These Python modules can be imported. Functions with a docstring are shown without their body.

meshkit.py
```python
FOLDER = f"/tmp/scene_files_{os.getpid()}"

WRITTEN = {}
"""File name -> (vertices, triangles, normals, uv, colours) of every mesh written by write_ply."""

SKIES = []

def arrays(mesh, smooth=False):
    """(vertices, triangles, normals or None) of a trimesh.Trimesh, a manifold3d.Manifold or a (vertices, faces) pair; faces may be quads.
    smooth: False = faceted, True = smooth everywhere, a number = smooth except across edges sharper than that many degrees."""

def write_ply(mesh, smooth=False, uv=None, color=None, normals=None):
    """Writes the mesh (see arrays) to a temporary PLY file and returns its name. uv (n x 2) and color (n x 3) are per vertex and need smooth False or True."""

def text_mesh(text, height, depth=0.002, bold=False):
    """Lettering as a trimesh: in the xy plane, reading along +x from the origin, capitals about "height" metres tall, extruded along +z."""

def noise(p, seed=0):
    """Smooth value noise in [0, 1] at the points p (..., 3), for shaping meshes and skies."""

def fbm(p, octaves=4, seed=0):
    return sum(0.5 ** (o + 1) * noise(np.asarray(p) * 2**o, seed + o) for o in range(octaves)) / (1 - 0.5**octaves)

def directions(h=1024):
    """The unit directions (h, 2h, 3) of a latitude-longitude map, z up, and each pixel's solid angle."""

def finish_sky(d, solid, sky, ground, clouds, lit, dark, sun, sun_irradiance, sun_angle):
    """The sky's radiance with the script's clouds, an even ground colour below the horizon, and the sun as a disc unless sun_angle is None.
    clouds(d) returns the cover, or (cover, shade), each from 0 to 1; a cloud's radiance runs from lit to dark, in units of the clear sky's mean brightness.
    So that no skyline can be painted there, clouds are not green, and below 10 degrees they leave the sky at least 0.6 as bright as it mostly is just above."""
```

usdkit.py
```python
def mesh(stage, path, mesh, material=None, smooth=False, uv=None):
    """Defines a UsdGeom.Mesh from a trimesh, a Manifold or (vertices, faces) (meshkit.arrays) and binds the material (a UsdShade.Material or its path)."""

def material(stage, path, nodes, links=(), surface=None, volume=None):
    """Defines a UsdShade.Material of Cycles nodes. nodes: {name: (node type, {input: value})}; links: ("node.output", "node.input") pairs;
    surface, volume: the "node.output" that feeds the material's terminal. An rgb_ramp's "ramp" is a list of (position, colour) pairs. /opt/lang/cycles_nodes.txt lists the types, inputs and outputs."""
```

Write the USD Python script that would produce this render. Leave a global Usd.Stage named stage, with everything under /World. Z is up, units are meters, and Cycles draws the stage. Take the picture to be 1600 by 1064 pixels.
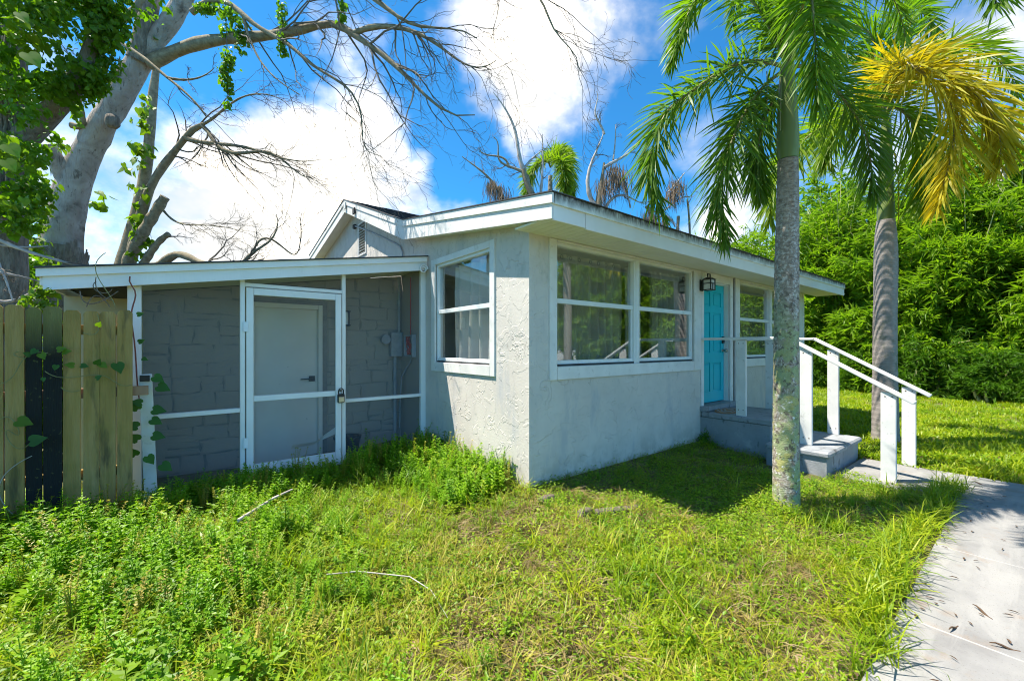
import math
import numpy as np
import trimesh
import shapely.geometry as sg
from scipy.spatial import ConvexHull
import usdkit, meshkit
from pxr import Usd, UsdGeom, UsdLux, UsdShade, Sdf, Gf, Vt

stage = Usd.Stage.CreateInMemory()
UsdGeom.SetStageUpAxis(stage, 'Z'); UsdGeom.SetStageMetersPerUnit(stage, 1.0)
UsdGeom.Xform.Define(stage, '/World'); UsdGeom.Scope.Define(stage, '/World/Looks')
PI = math.pi
# ------------------------------------------------------------------ camera
FWD = np.array([0.6183, 0.7859]); RGT = np.array([0.7859, -0.6183]); EYE = np.array([-2.895, -3.384, 1.45])
cam = UsdGeom.Camera.Define(stage, '/World/camera')
cam.CreateHorizontalApertureAttr(36.0); cam.CreateVerticalApertureAttr(36.0 * 680 / 1024)
cam.CreateFocalLengthAttr(36.0 * 650 / 1600); cam.CreateVerticalApertureOffsetAttr(9 / 1600 * 36.0)
cam.CreateClippingRangeAttr(Gf.Vec2f(0.05, 3000)); cam.CreateExposureAttr(2.0)
cm = Gf.Matrix4d(RGT[0], RGT[1], 0, 0, 0, 0, 1, 0, -FWD[0], -FWD[1], 0, 0, *map(float, EYE), 1)
cam.AddTransformOp().Set(cm)
# ------------------------------------------------------------------ sun and sky
SUNV = np.array([-0.39, 0.31, 1.0]); SUNV /= np.linalg.norm(SUNV)
EL = math.asin(SUNV[2]); AZ = math.atan2(SUNV[0], SUNV[1])
sun = UsdLux.DistantLight.Define(stage, '/World/sun')
sun.CreateIntensityAttr(0.72); sun.CreateNormalizeAttr(True) if hasattr(sun, 'CreateNormalizeAttr') else None
sun.CreateAngleAttr(0.53); sun.CreateColorAttr(Gf.Vec3f(1.0, 0.93, 0.82))
zl = SUNV; xl = np.cross([0, 0, 1.0], zl); xl /= np.linalg.norm(xl); yl = np.cross(zl, xl)
sun.AddTransformOp().Set(Gf.Matrix4d(*map(float, xl), 0, *map(float, yl), 0, *map(float, zl), 0, 0, 0, 0, 1))


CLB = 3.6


def pxdir(px, py):
    d = np.array([*(FWD + (px - 800) / 650 * RGT), (541 - py) / 650]); return d / np.linalg.norm(d)


nodes = {'tc': ('texture_coordinate', {}),
         'sky': ('sky_texture', {'sky_type': 'single_scattering', 'sun_disc': False, 'sun_elevation': EL, 'sun_rotation': AZ, 'air_density': 1.0, 'aerosol_density': 0.35, 'ozone_density': 2.6}),
         'tint': ('mix_color', {'blend_type': 'multiply', 'fac': 1.0, 'b': (0.075, 0.285, 0.395), 'use_clamp': False}),
         'nz': ('vector_math', {'math_type': 'normalize'}),
         'wn': ('noise_texture', {'scale': 3.0, 'detail': 5.0, 'roughness': 0.6}), 'ws': ('vector_math', {'math_type': 'subtract', 'vector2': (0.5, 0.5, 0.5)}), 'wm': ('vector_math', {'math_type': 'scale', 'scale': 0.34}), 'wa': ('vector_math', {'math_type': 'add'}),
         'map': ('mapping', {'mapping_type': 'point', 'scale': (1.0, 1.0, 1.5), 'location': (3.1, 0.4, 0.2)}),
         'n1': ('noise_texture', {'scale': 3.4, 'detail': 12.0, 'roughness': 0.60, 'distortion': 0.15}),
         'n2': ('noise_texture', {'scale': 4.5, 'detail': 8.0, 'roughness': 0.6, 'distortion': 0.1}),
         'cov': ('map_range', {'range_type': 'smoothstep', 'from_min': 0.44, 'from_max': 0.98, 'to_min': 0.0, 'to_max': 1.0, 'clamp': True}),  # low threshold adds unseen cloud outside the view to whiten the fill light
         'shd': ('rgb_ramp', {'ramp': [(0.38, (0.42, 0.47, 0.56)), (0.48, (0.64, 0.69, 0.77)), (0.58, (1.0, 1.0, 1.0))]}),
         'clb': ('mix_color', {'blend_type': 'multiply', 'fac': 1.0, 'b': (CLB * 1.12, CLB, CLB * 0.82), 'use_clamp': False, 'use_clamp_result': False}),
         'mix': ('mix_color', {'blend_type': 'mix', 'use_clamp': True}),
         'bg': ('background_shader', {'strength': 0.15})}
links = [('tc.generated', 'nz.vector1'), ('nz.vector', 'map.vector'), ('nz.vector', 'wn.vector'), ('wn.color', 'ws.vector1'), ('ws.vector', 'wm.vector1'), ('wm.vector', 'wa.vector1'), ('nz.vector', 'wa.vector2'), ('map.vector', 'n1.vector'), ('map.vector', 'n2.vector'),
         ('sky.color', 'tint.a'), ('n2.fac', 'shd.fac'), ('shd.color', 'clb.a'), ('tint.result', 'mix.a'), ('clb.result', 'mix.b'), ('cov.result', 'mix.fac'), ('mix.result', 'bg.color')]
# the cumulus clouds: (a point of the sky, angular radius, weight)
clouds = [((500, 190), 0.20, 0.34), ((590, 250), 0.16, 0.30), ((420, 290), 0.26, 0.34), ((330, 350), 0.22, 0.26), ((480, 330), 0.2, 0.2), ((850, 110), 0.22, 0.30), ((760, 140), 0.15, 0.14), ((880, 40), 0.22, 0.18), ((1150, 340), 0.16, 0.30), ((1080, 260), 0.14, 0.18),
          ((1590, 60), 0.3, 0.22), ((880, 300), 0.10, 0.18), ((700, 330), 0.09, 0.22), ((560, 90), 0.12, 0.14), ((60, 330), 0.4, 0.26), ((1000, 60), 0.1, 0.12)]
holes = [((800, 300), 1.1, -0.075), ((690, 210), 0.14, -0.22), ((250, 180), 0.16, -0.16), ((400, 200), 0.09, -0.08), ((350, 30), 0.2, -0.1), ((740, 220), 0.12, -0.22), ((990, 160), 0.16, -0.22), ((640, 80), 0.12, -0.14), ((430, 50), 0.16, -0.20), ((330, 130), 0.12, -0.16), ((960, 280), 0.10, -0.12)]  # wide first hole thins the cloud in view, leaving the added cover outside
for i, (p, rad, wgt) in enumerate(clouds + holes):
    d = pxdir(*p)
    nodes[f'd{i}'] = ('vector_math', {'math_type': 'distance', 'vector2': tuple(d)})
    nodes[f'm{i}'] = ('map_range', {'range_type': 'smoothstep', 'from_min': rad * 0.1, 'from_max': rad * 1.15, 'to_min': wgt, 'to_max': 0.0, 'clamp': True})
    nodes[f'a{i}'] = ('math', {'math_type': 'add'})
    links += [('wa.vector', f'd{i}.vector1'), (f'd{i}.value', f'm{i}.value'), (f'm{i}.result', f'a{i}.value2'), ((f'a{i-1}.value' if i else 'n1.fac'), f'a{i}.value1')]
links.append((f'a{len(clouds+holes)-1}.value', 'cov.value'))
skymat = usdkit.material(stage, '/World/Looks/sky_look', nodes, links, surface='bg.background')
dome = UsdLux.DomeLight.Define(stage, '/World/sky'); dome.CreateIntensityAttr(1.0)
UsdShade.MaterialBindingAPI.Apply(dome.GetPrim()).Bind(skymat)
for k, v in (('label', 'blue sky with large white cumulus clouds'), ('kind', 'structure')):
    dome.GetPrim().SetCustomDataByKey(k, v)


# ------------------------------------------------------------------ helpers
def at(px, py, dep):
    """the point of the world that lies at this depth in front of the camera"""
    return EYE + dep * np.array([*(FWD + (px - 800) / 650 * RGT), (541 - py) / 650])


_bb = np.array([[(1 if s & 1 else -1), (1 if s & 2 else -1), (1 if s & 4 else -1)] for s in range(8)], float)
_bv = np.vstack([_bb * [1, .9, .9], _bb * [.9, 1, .9], _bb * [.9, .9, 1]])


def _hullfaces(v):
    f = ConvexHull(v).simplices.copy(); c = v.mean(0)
    n = np.cross(v[f[:, 1]] - v[f[:, 0]], v[f[:, 2]] - v[f[:, 0]])
    bad = ((v[f].mean(1) - c) * n).sum(1) < 0
    f[bad] = f[bad][:, ::-1]; return f


_bf = _hullfaces(_bv); _cf = _hullfaces(_bb)


class MB:
    def __init__(s): s.v, s.f, s.n = [], [], 0
    def add(s, v, f):
        v = np.asarray(v, float); f = np.asarray(f, int)
        if f.shape[1] == 4: f = np.vstack([f[:, [0, 1, 2]], f[:, [0, 2, 3]]])
        s.v.append(v); s.f.append(f + s.n); s.n += len(v); return s
    def tm(s, m): return s.add(m.vertices, m.faces)
    def box(s, x0, y0, z0, x1, y1, z1, b=0.0):
        lo, hi = np.minimum([x0, y0, z0], [x1, y1, z1]), np.maximum([x0, y0, z0], [x1, y1, z1]); h = (hi - lo) / 2; c = (hi + lo) / 2
        return s.ob(c, np.eye(3), h, b)
    def ob(s, c, ax, h, b=0.0):
        """oriented box: centre, rows of ax = axes, half sizes, bevel"""
        h = np.asarray(h, float); ax = np.asarray(ax, float)
        if b:
            b = min(b, h.min() * .8)
            l = np.vstack([_bb * [h[0], h[1] - b, h[2] - b], _bb * [h[0] - b, h[1], h[2] - b], _bb * [h[0] - b, h[1] - b, h[2]]]); f = _bf
        else: l, f = _bb * h, _cf
        return s.add(l @ ax + c, f if np.linalg.det(ax) > 0 else f[:, ::-1])
    def beam(s, p, q, w, h, b=0.0, up=(0, 0, 1)):
        """box from p to q, w wide across and h deep along up"""
        p, q = np.asarray(p, float), np.asarray(q, float); d = q - p; L = np.linalg.norm(d); d /= L
        sd = np.cross(up, d); sd /= np.linalg.norm(sd); u = np.cross(d, sd)
        return s.ob((p + q) / 2, [d, sd, u], [L / 2, w / 2, h / 2], b)
    def tube(s, pts, r, sides=6, cap=True):
        p = np.asarray(pts, float); n = len(p); r = np.broadcast_to(r, (n,))
        t = np.gradient(p, axis=0); t /= np.linalg.norm(t, axis=1, keepdims=True) + 1e-12
        a = np.cross(t[0], [0, 0, 1.0] if abs(t[0, 2]) < .9 else [1.0, 0, 0]); a /= np.linalg.norm(a); A = [a]
        for k in range(1, n):
            a = a - t[k] * (a @ t[k]); a /= np.linalg.norm(a) + 1e-12; A.append(a)
        A = np.array(A); B = np.cross(t, A); g = np.arange(sides) * 2 * PI / sides
        v = p[:, None] + r[:, None, None] * (np.cos(g)[None, :, None] * A[:, None] + np.sin(g)[None, :, None] * B[:, None])
        i, j = np.meshgrid(np.arange(n - 1), np.arange(sides), indexing='ij')
        q = np.stack([i * sides + j, i * sides + (j + 1) % sides, (i + 1) * sides + (j + 1) % sides, (i + 1) * sides + j], -1).reshape(-1, 4)
        s.add(v.reshape(-1, 3), q)
        if cap:
            for e, rev in ((0, True), (n - 1, False)):
                ring = v[e]; f = [[0, k, k + 1] for k in range(1, sides - 1)]
                s.add(ring, np.array(f)[:, ::-1] if rev else f)
        return s
    def prism(s, poly, fn, d0, d1):
        """a shapely polygon (with holes) in u,v extruded from d0 to d1; fn(u,v,d) gives points"""
        m = trimesh.creation.extrude_polygon(poly, abs(d1 - d0), engine='earcut')
        l = m.vertices; w = fn(l[:, 0], l[:, 1], l[:, 2] + min(d0, d1)); f = m.faces
        tri = w[f]; vol = np.einsum('ij,ij->i', tri[:, 0], np.cross(tri[:, 1], tri[:, 2])).sum()
        return s.add(w, f if vol > 0 else f[:, ::-1])
    def mesh(s): return np.vstack(s.v), np.vstack(s.f)


_used = {}


def uniq(parent, name):
    k = f'{parent}/{name}'; n = _used.get(k, 0); _used[k] = n + 1
    return k if n == 0 else f'{k}_{n:03d}'


def tag(p, label=None, cat=None, group=None, kind=None):
    p = p.GetPrim() if hasattr(p, 'GetPrim') else p
    for k, v in (('label', label), ('category', cat), ('group', group), ('kind', kind)):
        if v: p.SetCustomDataByKey(k, v)
    return p


def path(p): return '/World' if p is None else str(p.GetPath())


def obj(name, mb, m, parent=None, smooth=False, label=None, cat=None, group=None, kind=None):
    mesh = mb.mesh() if isinstance(mb, MB) else mb
    x = usdkit.mesh(stage, uniq(path(parent), name), mesh, m, smooth=smooth)
    return tag(x, label, cat, group, kind)


def thing(name, label, cat, group=None, loc=(0, 0, 0), rz=0.0, kind=None):
    x = UsdGeom.Xform.Define(stage, uniq('/World', name))
    if any(loc): x.AddTranslateOp().Set(Gf.Vec3d(*map(float, loc)))
    if rz: x.AddRotateZOp().Set(math.degrees(rz))
    return tag(x, label, cat, group, kind)


def copy(src, loc, rz, sc=1.0, label=None, group=None, name=None):
    x = UsdGeom.Xform.Define(stage, uniq('/World', name or src.GetName().split('_0')[0]))
    x.AddTranslateOp().Set(Gf.Vec3d(*map(float, loc))); x.AddRotateZOp().Set(math.degrees(rz))
    if np.ndim(sc) == 0: sc = (sc, sc, sc)
    x.AddScaleOp().Set(Gf.Vec3f(*map(float, sc)))
    x.GetPrim().GetReferences().AddInternalReference(src.GetPath()); x.GetPrim().SetInstanceable(True)
    c = src.GetCustomData()
    return tag(x, label or c.get('label'), c.get('category'), group or c.get('group'))


def mat(name, ramp, scale=6.0, detail=4.0, rough=0.7, bump=None, spec=0.3, stretch=None, obj_co=False, trans=0.0, trans_col=None, rand=None, extra=None, metallic=0.0, distort=0.0, coat=0.0):
    """principled with a noise-driven colour ramp; bump=(scale, distance, detail); rand='island'|'object' drives the ramp by a random value mixed with noise"""
    n = {'tc': ('texture_coordinate', {}), 'g': ('geometry', {}), 'oi': ('object_info', {}),
         'mp': ('mapping', {'scale': stretch or (1, 1, 1)}), 'n': ('noise_texture', {'scale': scale, 'detail': detail, 'roughness': 0.6, 'distortion': distort}),
         'r': ('rgb_ramp', {'ramp': ramp if len(ramp) > 1 else [(0, ramp[0][1]), (1, ramp[0][1])]}),
         'p': ('principled_bsdf', {'roughness': rough, 'specular_ior_level': spec, 'metallic': metallic, 'coat_weight': coat})}
    l = [(('tc.object' if obj_co else 'g.position'), 'mp.vector'), ('mp.vector', 'n.vector')]
    if rand:
        n['mf'] = ('mix_float', {'fac': 0.58 if rand == 'object' else 0.72}); l += [('n.fac', 'mf.a'), (('g.random_per_island' if rand == 'island' else 'oi.random'), 'mf.b'), ('mf.result', 'r.fac')]
    else: l.append(('n.fac', 'r.fac'))
    col = 'r.color'
    if extra:  # extra layers: (ramp-like mask nodes) list of dict(scale, lo, hi, color, stretch)
        for i, e in enumerate(extra):
            n[f'em{i}'] = ('mapping', {'scale': e.get('stretch', (1, 1, 1)), 'location': (e.get('seed', 0), i * 3.1, 0)})
            n[f'en{i}'] = ('noise_texture', {'scale': e['scale'], 'detail': e.get('detail', 5.0), 'roughness': e.get('rough', 0.62), 'distortion': e.get('distort', 0.0)})
            n[f'er{i}'] = ('map_range', {'range_type': 'smoothstep', 'from_min': e['lo'], 'from_max': e['hi'], 'to_min': 0.0, 'to_max': e.get('amount', 1.0), 'clamp': True})
            n[f'ex{i}'] = ('mix_color', {'blend_type': 'mix', 'b': e['color']})
            l += [(('tc.object' if obj_co else 'g.position'), f'em{i}.vector'), (f'em{i}.vector', f'en{i}.vector'), (f'en{i}.fac', f'er{i}.value')]
            mask = f'er{i}.result'
            if 'z' in e:   # fades with height: z=(full, none)
                n[f'es{i}'] = ('separate_xyz', {}); n[f'ez{i}'] = ('map_range', {'from_min': e['z'][0], 'from_max': e['z'][1], 'to_min': 1.0, 'to_max': 0.0, 'clamp': True}); n[f'em2{i}'] = ('math', {'math_type': 'multiply'})
                l += [('g.position', f'es{i}.vector'), (f'es{i}.z', f'ez{i}.value'), (f'er{i}.result', f'em2{i}.value1'), (f'ez{i}.result', f'em2{i}.value2')]; mask = f'em2{i}.value'
            l += [(col, f'ex{i}.a'), (mask, f'ex{i}.fac')]; col = f'ex{i}.result'
    l.append((col, 'p.base_color'))
    if bump:
        n['bm'] = ('mapping', {'scale': bump[3] if len(bump) > 3 else (stretch or (1, 1, 1))}); n['bn'] = ('noise_texture', {'scale': bump[0], 'detail': bump[2], 'roughness': 0.65}); n['b'] = ('bump', {'strength': 1.0, 'distance': bump[1]})
        l += [(('tc.object' if obj_co else 'g.position'), 'bm.vector'), ('bm.vector', 'bn.vector'), ('bn.fac', 'b.height'), ('b.normal', 'p.normal')]
    out = 'p.BSDF'
    if trans:
        n['t'] = ('translucent_bsdf', {}); n['mx'] = ('mix_closure', {'fac': trans}); n['hs'] = ('mix_color', {'blend_type': 'multiply', 'fac': 1.0, 'b': trans_col or (1.3, 1.5, 0.55), 'use_clamp': False})
        l += [(col, 'hs.a'), ('hs.result', 't.color'), ('p.BSDF', 'mx.closure1'), ('t.BSDF', 'mx.closure2')]; out = 'mx.closure'
    return usdkit.material(stage, f'/World/Looks/{name}', n, l, surface=out)


def g3(c, lo=0.8, hi=1.2): return [(0.25, tuple(x * lo for x in c)), (0.75, tuple(x * hi for x in c))]


def stucco_mat(name, c, extra):
    n = {'g': ('geometry', {}), 'n1': ('noise_texture', {'scale': 4.6, 'detail': 3.5, 'roughness': 0.55, 'distortion': 0.8}), 'n2': ('noise_texture', {'scale': 2.4, 'detail': 2.0}), 'n3': ('noise_texture', {'scale': 38.0, 'detail': 4.0}),
         'sb': ('math', {'math_type': 'subtract', 'value2': 0.5}), 'ab': ('math', {'math_type': 'absolute'}), 'rg': ('map_range', {'range_type': 'smoothstep', 'from_min': 0.0, 'from_max': 0.022, 'to_min': 1.0, 'to_max': 0.0, 'clamp': True}),
         'pl': ('map_range', {'range_type': 'smoothstep', 'from_min': 0.5, 'from_max': 0.515, 'to_min': 0.0, 'to_max': 0.40, 'clamp': True}),
         'mk': ('map_range', {'range_type': 'smoothstep', 'from_min': 0.50, 'from_max': 0.60, 'to_min': 0.0, 'to_max': 1.0, 'clamp': True}), 'rm': ('math', {'math_type': 'multiply'}),
         'ad': ('math', {'math_type': 'add'}), 'a2': ('math', {'math_type': 'multiply_add', 'value2': 0.35}), 'b': ('bump', {'strength': 1.0, 'distance': 0.0065}),
         'cn': ('noise_texture', {'scale': 1.7, 'detail': 5.0, 'roughness': 0.65}), 'r': ('rgb_ramp', {'ramp': g3(c, .88, 1.1)}), 'p': ('principled_bsdf', {'roughness': 0.62, 'specular_ior_level': 0.3})}
    l = [('g.position', 'n1.vector'), ('g.position', 'n2.vector'), ('g.position', 'n3.vector'), ('g.position', 'cn.vector'), ('n1.fac', 'sb.value1'), ('sb.value', 'ab.value1'), ('ab.value', 'rg.value'), ('n1.fac', 'pl.value'), ('n2.fac', 'mk.value'), ('rg.result', 'rm.value1'), ('mk.result', 'rm.value2'),
         ('rm.value', 'ad.value1'), ('pl.result', 'ad.value2'), ('n3.fac', 'a2.value1'), ('ad.value', 'a2.value3'), ('a2.value', 'b.height'), ('b.normal', 'p.normal'), ('cn.fac', 'r.fac')]
    col = 'r.color'
    for i, e in enumerate(extra):
        n[f'en{i}'] = ('noise_texture', {'scale': e['scale'], 'detail': 6.0, 'roughness': 0.7}); n[f'em{i}'] = ('mapping', {'scale': e.get('stretch', (1, 1, 1))})
        n[f'er{i}'] = ('map_range', {'range_type': 'smoothstep', 'from_min': e['lo'], 'from_max': e['hi'], 'to_min': 0.0, 'to_max': e.get('amount', 1.0), 'clamp': True}); n[f'ex{i}'] = ('mix_color', {'b': e['color']})
        n[f'es{i}'] = ('separate_xyz', {}); n[f'ez{i}'] = ('map_range', {'from_min': e['z'][0], 'from_max': e['z'][1], 'to_min': 1.0, 'to_max': 0.0, 'clamp': True}); n[f'eq{i}'] = ('math', {'math_type': 'multiply'})
        l += [('g.position', f'em{i}.vector'), (f'em{i}.vector', f'en{i}.vector'), (f'en{i}.fac', f'er{i}.value'), ('g.position', f'es{i}.vector'), (f'es{i}.z', f'ez{i}.value'), (f'er{i}.result', f'eq{i}.value1'), (f'ez{i}.result', f'eq{i}.value2'), (col, f'ex{i}.a'), (f'eq{i}.value', f'ex{i}.fac')]
        col = f'ex{i}.result'
    l.append((col, 'p.base_color'))
    return usdkit.material(stage, f'/World/Looks/{name}', n, l, surface='p.BSDF')


def pane_mat(name, f0, tint):
    """thin glass: Schlick reflection over plain transparency, the same from either side"""
    return usdkit.material(stage, f'/World/Looks/{name}', {'t': ('transparent_bsdf', {'color': tint}), 'g': ('glossy_bsdf', {'roughness': 0.0, 'color': (0.95, 0.97, 1.0)}), 'f': ('layer_weight', {'blend': 0.5}), 'pw': ('math', {'math_type': 'power', 'value2': 3.6}),
                                                           'ma': ('math', {'math_type': 'multiply_add', 'value2': 1 - f0, 'value3': f0, 'use_clamp': True}), 'm': ('mix_closure', {})},
                           [('f.facing', 'pw.value1'), ('pw.value', 'ma.value1'), ('ma.value', 'm.fac'), ('t.BSDF', 'm.closure1'), ('g.BSDF', 'm.closure2')], surface='m.closure')


W = {}
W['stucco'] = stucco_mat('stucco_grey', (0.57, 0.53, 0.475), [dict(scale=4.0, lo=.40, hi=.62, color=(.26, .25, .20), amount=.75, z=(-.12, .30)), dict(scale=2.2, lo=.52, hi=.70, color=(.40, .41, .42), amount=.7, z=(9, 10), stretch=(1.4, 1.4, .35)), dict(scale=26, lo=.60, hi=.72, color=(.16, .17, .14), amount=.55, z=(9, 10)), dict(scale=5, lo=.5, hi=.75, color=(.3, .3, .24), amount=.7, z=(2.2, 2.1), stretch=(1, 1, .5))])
W['stone'] = mat('stone_painted_grey', g3((.38, .34, .28), .88, 1.12), 3.0, 5, .6, (22, .004, 5), rand='island')
W['mortar'] = mat('mortar_grey', g3((.25, .235, .205)), 9, 4, .8, (40, .003, 4))
W['white'] = mat('white_painted_wood', [(0.3, (.69, .68, .65)), (0.7, (.77, .76, .73))], 2.2, 4, .5, (30, .0012, 3, (1, 1, .15)), extra=[dict(scale=7, lo=.60, hi=.82, color=(.45, .46, .42), amount=.35)])
W['whiteold'] = mat('white_paint_weathered', [(0.3, (.60, .595, .57)), (0.7, (.74, .73, .70))], 3, 5, .55, (36, .0015, 4, (1, 1, .12)), extra=[dict(scale=11, lo=.58, hi=.74, color=(.36, .36, .31), amount=.6), dict(scale=40, lo=.66, hi=.74, color=(.12, .11, .09), amount=.8)])
W['drip'] = mat('white_drip_board_dirty', [(0.3, (.62, .64, .60)), (0.7, (.76, .78, .75))], 3, 5, .6, extra=[dict(scale=10, lo=.28, hi=.56, color=(.09, .08, .065), amount=1.0, stretch=(1.3, 1.3, .5), z=(2.868, 2.772)), dict(scale=34, lo=.40, hi=.62, color=(.035, .03, .025), amount=1.0, stretch=(1.0, 1.0, .30), z=(2.87, 2.785)), dict(scale=4, lo=.5, hi=.7, color=(.3, .3, .26), amount=.5)])
W['soffit'] = mat('soffit_white', g3((.70, .70, .60), .95, 1.05), 2, 3, .5)
W['alu'] = mat('window_frame_white', g3((.70, .73, .73), .95, 1.05), 5, 3, .4, spec=.5, extra=[dict(scale=18, lo=.62, hi=.8, color=(.35, .35, .32), amount=.5)])
W['grime'] = mat('dark_grime', g3((.05, .05, .05)), 6, 3, .8)
W['door'] = mat('door_turquoise', g3((.0, .42, .50), .94, 1.06), 2, 3, .38, (24, .0006, 3), spec=.5)
W['backdoor'] = mat('door_off_white', g3((.70, .67, .60), .95, 1.05), 3, 4, .5, extra=[dict(scale=14, lo=.68, hi=.74, color=(.12, .11, .1), amount=.7)])
W['black'] = mat('black_metal', g3((.012, .012, .013)), 8, 3, .4, spec=.5)
W['steel'] = mat('satin_nickel', g3((.42, .41, .39)), 8, 3, .3, metallic=1.0)
W['frost'] = mat('lamp_glass_frosted', g3((.62, .64, .62), .95, 1.05), 8, 3, .3)
W['shingle'] = mat('roof_shingle', [(0.1, (.045, .045, .05)), (0.5, (.085, .075, .07)), (0.9, (.16, .12, .09))], 30, 4, .9, (90, .003, 4), rand='island')
W['pane'] = pane_mat('window_pane', 0.15, (.92, .95, .94))
W['pane2'] = pane_mat('window_pane_clear', 0.06, (.94, .96, .95))
W['curtain'] = mat('curtain_grey', g3((.62, .58, .50), .85, 1.1), 2, 3, .9, trans=.2, trans_col=(1, 1, 1))
W['curtainw'] = mat('curtain_pale', g3((.80, .77, .73), .92, 1.05), 2, 3, .9, trans=.3, trans_col=(1, 1, 1))
W['band'] = mat('curtain_band_dark', g3((.16, .16, .17)), 6, 3, .9)
W['inside'] = mat('room_inside', g3((.60, .58, .54)), 2, 3, .9)
W['screen'] = usdkit.material(stage, '/World/Looks/insect_screen', {'t': ('transparent_bsdf', {'color': (1, 1, 1)}), 'd': ('diffuse_bsdf', {'color': (.16, .165, .17)}), 'm': ('mix_closure', {'fac': 0.15})}, [('t.BSDF', 'm.closure1'), ('d.BSDF', 'm.closure2')], surface='m.closure')
W['concrete'] = mat('concrete_walk', [(0.25, (.16, .155, .15)), (0.5, (.235, .23, .22)), (0.8, (.31, .30, .28))], 2.2, 9, .85, (60, .0025, 6), extra=[dict(scale=1.1, lo=.52, hi=.7, color=(.13, .13, .13), amount=.6, distort=1.2), dict(scale=50, lo=.62, hi=.74, color=(.17, .16, .15), amount=.6), dict(scale=5, lo=.56, hi=.72, color=(.24, .18, .13), amount=.6, seed=4), dict(scale=2.5, lo=.50, hi=.64, color=(.33, .32, .30), amount=.4, seed=8, stretch=(.35, 2.2, 1), distort=.8), dict(scale=120, lo=.60, hi=.70, color=(.10, .09, .08), amount=.7, seed=6)])
W['joint'] = mat('joint_sand', g3((.33, .32, .30)), 20, 4, .95)
W['stoop'] = mat('stoop_grey_paint', [(0.25, (.20, .215, .23)), (0.75, (.31, .325, .34))], 2.5, 6, .7, (40, .004, 5), extra=[dict(scale=6, lo=.55, hi=.72, color=(.45, .45, .44), amount=.5), dict(scale=9, lo=.56, hi=.7, color=(.07, .065, .06), amount=.7, stretch=(1, 1, .5))])
W['stain'] = mat('stoop_edge_stain', g3((.035, .03, .028)), 12, 4, .85)
W['soil'] = mat('lawn_soil', [(0.2, (.07, .08, .02)), (0.5, (.13, .125, .04)), (0.8, (.22, .17, .08))], 2.5, 8, .95, (30, .02, 6))
W['fence'] = mat('fence_board_mossy', [(0.15, (.18, .115, .025)), (0.5, (.32, .205, .06)), (0.85, (.46, .31, .14))], 2.0, 6, .8, (16, .008, 6, (6, 6, .35)), stretch=(5, 5, .5), extra=[dict(scale=3, lo=.50, hi=.68, color=(.075, .055, .025), amount=.85, stretch=(2.5, 2.5, .45)), dict(scale=2.4, lo=.5, hi=.7, color=(.17, .15, .025), amount=.5, seed=7)])
W['fencedark'] = mat('fence_board_blackened', [(0.15, (.10, .095, .022)), (0.5, (.16, .145, .045)), (0.85, (.22, .19, .09))], 2.0, 6, .85, (20, .006, 6, (6, 6, .35)), stretch=(5, 5, .5), extra=[dict(scale=3, lo=.24, hi=.36, color=(.010, .010, .008), amount=1.0, z=(1.35, 1.72), stretch=(1, 1, .5)), dict(scale=30, lo=.62, hi=.70, color=(.10, .10, .03), amount=.7, seed=2)])
W['rawwood'] = mat('raw_wood_end', g3((.30, .17, .10)), 4, 5, .8, (20, .002, 4))
W['cream'] = mat('cream_board', g3((.52, .47, .30), .9, 1.1), 3, 5, .7)
W['stain_red'] = mat('red_vine_stem', g3((.22, .07, .05)), 9, 3, .6)
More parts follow.
